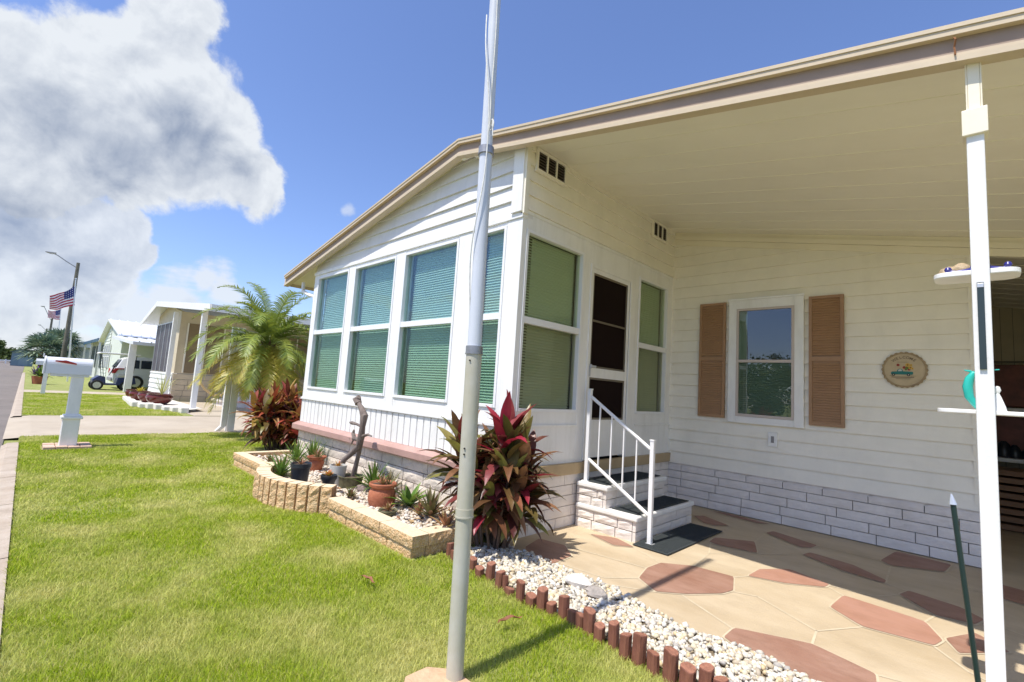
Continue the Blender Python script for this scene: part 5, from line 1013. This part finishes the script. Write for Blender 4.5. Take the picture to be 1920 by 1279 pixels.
# ------------------------------------------------------------------ trees
def palm_tree(loc,h,nf,fl,label,seed=1):
    r=random.Random(seed); t=thing('date_palm',loc,label,'tree'); b=MB()
    P=[(loc[0]+.04*_m.sin(k*.7),loc[1],k*h/8) for k in range(9)]; b.tube(P,[.12,.10,.10,.11,.11,.12,.14,.16,.12],12); 
    for k in range(70): 
        z=h*(.45+.55*k/70); a=k*2.4; rr=.11; b.prism([(loc[0]+rr*_m.cos(a+.25),loc[1]+rr*_m.sin(a+.25),z),(loc[0]+rr*_m.cos(a-.25),loc[1]+rr*_m.sin(a-.25),z),(loc[0]+(rr+.09)*_m.cos(a),loc[1]+(rr+.09)*_m.sin(a),z+.10)],(0,0,.03))
    b.build('trunk',mat('palm_trunk',(.16,.09,.05),.9,12,.4,.5,30),t)
    cr=MB(); c0=Vector((loc[0],loc[1],h))
    for k in range(nf):
        f=k/nf; az=k*2.4+r.uniform(-.2,.2); el=-.85+2.15*f+r.uniform(-.12,.12); d=Vector((_m.cos(az)*_m.cos(el),_m.sin(az)*_m.cos(el),_m.sin(el))); p=c0.copy()+d*.05; L_=fl*r.uniform(.8,1.1); n=30; st=L_/n; spine=[]; mi=1 if f<.45 and r.random()<.7 else 0
        for i in range(n+1):
            spine.append((p.copy(),d.copy())); d=(d+Vector((0,0,-1))*(st*1.5*(.35+1.1*i/n)*(1 if el>-.3 else .5))).normalized(); p=p+d*st
        cr.tube([q[0] for q in spine[::5]],[.012,.010,.008,.006,.004,.003,.002][:len(spine[::5])],4,mi,cap=False)
        for i in range(3,n+1):
            q,dd=spine[i]; side=dd.cross(Vector((0,0,1))); 
            if side.length<.05: side=Vector((1,0,0))
            side.normalize(); upv=side.cross(dd).normalized(); ll=.30*_m.sin(_m.pi*min(1,.15+.85*i/n))**.6*r.uniform(.8,1.1)*fl/1.4
            for s in (-1,1):
                for o_ in (0,.5):
                    e=(side*s*.8+dd*.7+upv*r.uniform(.0,.45)).normalized(); w=dd*.0125; q0=q+dd*st*o_; m1=q0+e*ll*.55+Vector((0,0,-.02)); tp=q0+e*ll+Vector((0,0,-.09*ll/.3)); cr.add([q0-w,q0+w,m1+w*.8,m1-w*.8,tp],[(0,1,2,3),(3,2,4)],mi)
    cr.build('crown',[M['palm'],M['palmy']],t)
    return t
palm_tree((-10.35,PX(497,700,-10.35)[1],0),1.86,60,1.52,'pygmy date palm with arching fronds beside the driveway',4)
def fan_palm(loc,h,R,n,label,seed):
    r=random.Random(seed); t=thing('fan_palm',loc,label,'tree','fan palms down the street'); b=MB(); b.tube([(loc[0],loc[1],0),(loc[0],loc[1],h)],[.25,.2],8); b.build('trunk',MATS['palm_trunk'],t)
    cr=MB(); c0=Vector((loc[0],loc[1],h))
    for k in range(n):
        az=k*2.4; el=-.5+1.9*k/n; d=Vector((_m.cos(az)*_m.cos(el),_m.sin(az)*_m.cos(el),_m.sin(el))); hub=c0+d*R*.5; cr.tube([c0,hub],.03,4); s=d.cross(Vector((0,0,1))).normalized() if abs(d.z)<.98 else Vector((1,0,0)); u=s.cross(d)
        for q in range(17):
            a=-1.9+3.8*q/16; e=(d*_m.cos(a)+s*_m.sin(a)+u*.12*(-1)**q).normalized(); w=(s*_m.cos(a)-d*_m.sin(a))*R*.045; m1=hub+e*R*.33; tp=hub+e*R*.58+Vector((0,0,-.1*R)); cr.add([hub,m1-w,tp,m1+w],[(0,1,2,3)])
    cr.build('crown',M['fan'],t)
p=PX(83,650,-62); fan_palm((-62,p[1],0),2.0,2.0,26,'silvery green fan palm down the street, left of the lamp pole',1)
p=PX(112,650,-66); fan_palm((-66,p[1],0),2.6,2.2,24,'green fan palm directly behind the leaning lamp pole',2)
def tree(loc,h,r0,label,seed,leaf=.16,nclump=26,per=130,m=None,squash=.75,group=None,name='tree'):
    r=np.random.default_rng(seed); t=thing(name,loc,label,'tree',group); b=MB(); hc=h-r0*squash; b.tube([(loc[0],loc[1],0),(loc[0]+.1,loc[1],hc*.5),(loc[0],loc[1],hc)],[.16*r0/2,.12*r0/2,.08*r0/2],8)
    cl=[]
    for k in range(nclump):
        v=r.normal(size=3); v/=np.linalg.norm(v); v*=r.uniform(.35,1)**.6*r0; v[2]*=squash; c=np.array([loc[0],loc[1],hc])+v; cl.append(c)
        if k%4==0: b.tube([(loc[0],loc[1],hc*.6),tuple(c)],[.06*r0/2,.02],5)
    b.build('trunk',mat('tree_bark',(.12,.09,.07),.9,6,.3),t)
    cl=np.array(cl); n=nclump*per; c=cl[np.repeat(np.arange(nclump),per)]; p=c+r.normal(size=(n,3))*r0*.17*np.array([1,1,.8]); a=r.normal(size=(n,3)); a/=np.linalg.norm(a,axis=1)[:,None]; bb=np.cross(a,r.normal(size=(n,3))); bb/=np.linalg.norm(bb,axis=1)[:,None]; s=leaf*r.uniform(.6,1.2,(n,1))
    V=np.stack([p-a*s,p-bb*s*.5,p+a*s,p+bb*s*.5],1)-np.array(loc); o=npmesh('crown',V,np.arange(n*4),np.full(n,4),[m or M['tree']]); o.parent=t
    return t
tree((-158,-5.6,0),5.0,2.6,'dark round tree at the far left end of the road',11,.35,20,60)
tree((-165,-2.6,0),3.3,2.0,'low green bush-like tree left of the grey shed',12,.3,20,60)
tree((-170,1.5,0),3.9,2.6,'olive green tree behind the grey shed',13,.3,20,60)
tree((-150,3.5,0),3.3,2.0,'yellow-green rounded tree at the road end right of the shed',14,.3,20,60,m=mat('yellow_leaf',(.2,.2,.03),.6,trans=.2,island=[(.2,.2,.03),(.28,.24,.04)]))
tree((-172,-7,0),3.0,2.4,'low green tree farthest left behind the white barrier',15,.3,20,60)
b=MB(); P=[(-240,-60),(-240,60),(-236,60),(-236,-60)]; tl_=[]
r_=np.random.default_rng(5); n=9000; p=np.stack([r_.uniform(-250,-225,n),r_.uniform(-70,80,n),r_.uniform(0,1,n)**.7*3.2*(1+.3*np.sin(r_.uniform(0,6,n)))],1); a=r_.normal(size=(n,3)); a/=np.linalg.norm(a,axis=1)[:,None]; bb=np.cross(a,r_.normal(size=(n,3))); bb/=np.linalg.norm(bb,axis=1)[:,None]; s=r_.uniform(.5,1.0,(n,1))
tag(npmesh('far_woods',np.stack([p-a*s,p-bb*s,p+a*s,p+bb*s],1),np.arange(n*4),np.full(n,4),[M['tree']]),'low line of trees at the far end of the road','trees',kind='stuff')
sd=thing('utility_shed',(-112,-.4,0),'blue-grey shed at the far end of the road','shed'); b=MB(); b.box(-114,-111,-1.75,.8,0,2.2); b.build('walls',mat('shed_blue',(.16,.23,.28),.6),sd); b=MB(); b.prism([(-114.2,-2.0,2.2),(-114.2,1.0,2.2),(-114.2,-.4,2.9)],(3.5,0,0)); b.build('roof',mat('shed_roof',(.08,.12,.12),.7),sd); b=MB(); b.box(-111,-110.97,-.9,.2,0,1.9); b.build('door',mat('shed_door',(.20,.28,.33),.6),sd)
wf=thing('road_barrier',(-140,-5,0),'low white barrier across the far end of the road','barrier')
for k in range(5):
    b=MB(); b.box(-140.1,-139.9,-9+k*2,-8.8+k*2,0,.9); b.build('post',M['white'],wf)
b=MB(); b.box(-140.05,-139.95,-9,-.8,.5,.75); b.build('rail',M['white'],wf)
# a few things by the second mailbox down the street
m2=thing('mailbox',(-24.3,.55,0),'second white mailbox farther down the kerb behind the near one','mailbox')
b=MB(); b.box(-24.36,-24.24,.49,.61,0,1.06); b.build('post',M['white'],m2); b=MB(); P=[(-24.4,.25,1.06),(-24.2,.25,1.06),(-24.2,.25,1.2),(-24.25,.25,1.28),(-24.35,.25,1.28),(-24.4,.25,1.2)]; b.prism(P,(0,.5,0)); b.build('box',MATS['mailbox_white'],m2)
q=PX(74,712,-34); b=MB(); b.lathe((-34,q[1],0),[(0,0),(.25,0),(.32,.4),(.28,.4),(.2,.3)],14); tag(b.build('kerb_pot',M['terra'],smooth=True),'terracotta pot on the kerb beyond the near mailbox','pot'); rosette('kerb_plant',(-34,q[1],.38),34,.65,.10,M['green'],'green and yellow plant in the pot on the kerb',.2,1.5,1.5,41)
rosette('kerb_flowers',(-34.2,q[1]-.2,.45),12,.5,.09,mat('purple_bloom',(.16,.04,.30),.6),'purple flowering plant on the kerb beside the near mailbox',.6,1.5,.8,42)
# across the road (seen only mirrored in the windows)
for i,(x,y,h,r0,lb) in enumerate(((-12,-30,5.2,3.4,'broad tree across the road mirrored in the sunroom windows'),(-24,-29,4.6,3.0,'second tree across the road, left of the broad one'),(2,-34,4.6,3.0,'tree across the road nearest the camera'),(-38,-30,4.6,3.2,'tree across the road farthest down the street'))):
    tree((x,y,0),h,r0,lb,50+i,.15,34,300,group='trees across the road')
# ------------------------------------------------------------------ grass
def grass(n,x0,x1,y0,y1,hmin,hmax,w,name,label,excl,near=True):
    N_=int(n*3); x=rng.uniform(x0,x1,N_); y=rng.uniform(y0,y1,N_)
    d=np.sqrt(x**2+y**2)
    if near:
        pr=np.clip((2.4/np.maximum(d,.5))**1.15,0,1); k=rng.random(N_)<pr; x=x[k];y=y[k]
    ok=np.ones(len(x),bool)
    for P in excl: ok&=~inpoly(x,y,P)
    x=x[ok][:n];y=y[ok][:n];m=len(x); d=np.sqrt(x**2+y**2)
    pat=.5+.5*np.sin(x*2.3+np.sin(y*3.1)*1.3)*np.cos(y*2.9+x*.8)
    h=rng.uniform(hmin,hmax,m)*(.7+.45*pat); ww=w*rng.uniform(.6,1.3,m)*np.clip(d/2.6,.8,3.2)
    a=rng.uniform(0,6.283,m); la=rng.uniform(0,6.283,m); ln=rng.uniform(.15,1.15,m)*h
    dx,dy=np.cos(a)*ww,np.sin(a)*ww; lx,ly=np.cos(la)*ln,np.sin(la)*ln; z0=np.full(m,-.003)
    V=np.stack([np.stack([x-dx,y-dy,z0],1),np.stack([x+dx,y+dy,z0],1),np.stack([x+dx*.7+lx*.35,y+dy*.7+ly*.35,h*.6],1),np.stack([x-dx*.7+lx*.35,y-dy*.7+ly*.35,h*.6],1),np.stack([x+lx,y+ly,h],1)],1)
    b5=5*np.arange(m)[:,None]; Fq=np.concatenate([b5+np.array([0,1,2,3]),b5+np.array([3,2,4])],1).ravel(); sz=np.tile([4,3],m)
    return tag(npmesh(name,V,Fq,sz,[M['blade']]),label,'grass',kind='stuff')
arc=[(cx+(Rr+.02)*_m.cos(a0+(a1-a0)*i/12),cy+(Rr+.02)*_m.sin(a0+(a1-a0)*i/12)) for i in range(13)]
PLN=[(-7.3,2.07),(-5.84,2.07)]+arc[1:]+[(-4.24,2.04),(-2.87,2.04),(-2.87,3.2),(-7.3,3.2)]
EX1=[PLN,[(-2.9,2.33),(-2.3,2.28),(-1.8,2.25),(-1.3,2.2),(-.8,2.19),(-.2,2.08),(.9,1.9),(.9,3),(-2.9,3)],[(-9.76,.28),(-9.24,.28),(-9.24,.84),(-9.76,.84)],[(-1.76,1.2),(-1.44,1.2),(-1.44,1.46),(-1.60,1.47),(-1.76,1.39)],[(-7.2,2.8),(3,2.8),(3,20),(-7.2,20)],[(-11.6,2.75),(-11.1,2.75),(-11.1,3.3),(-11.6,3.3)]]
grass(300000,-5.2,.6,.07,2.45,.018,.040,.0016,'grass','short mown green lawn grass in front of the house',EX1)
grass(110000,-10.93,-5.2,.07,3.6,.018,.040,.0018,'grass','lawn grass around the near mailbox',EX1,False)
grass(60000,-25.1,-15.1,.08,3.1,.02,.05,.0030,'grass','neighbour lawn grass beyond the driveway',[[(-22.2,2.6),(-18.5,2.35),(-15.9,3.3),(-15.9,4),(-22.2,4)]],False)
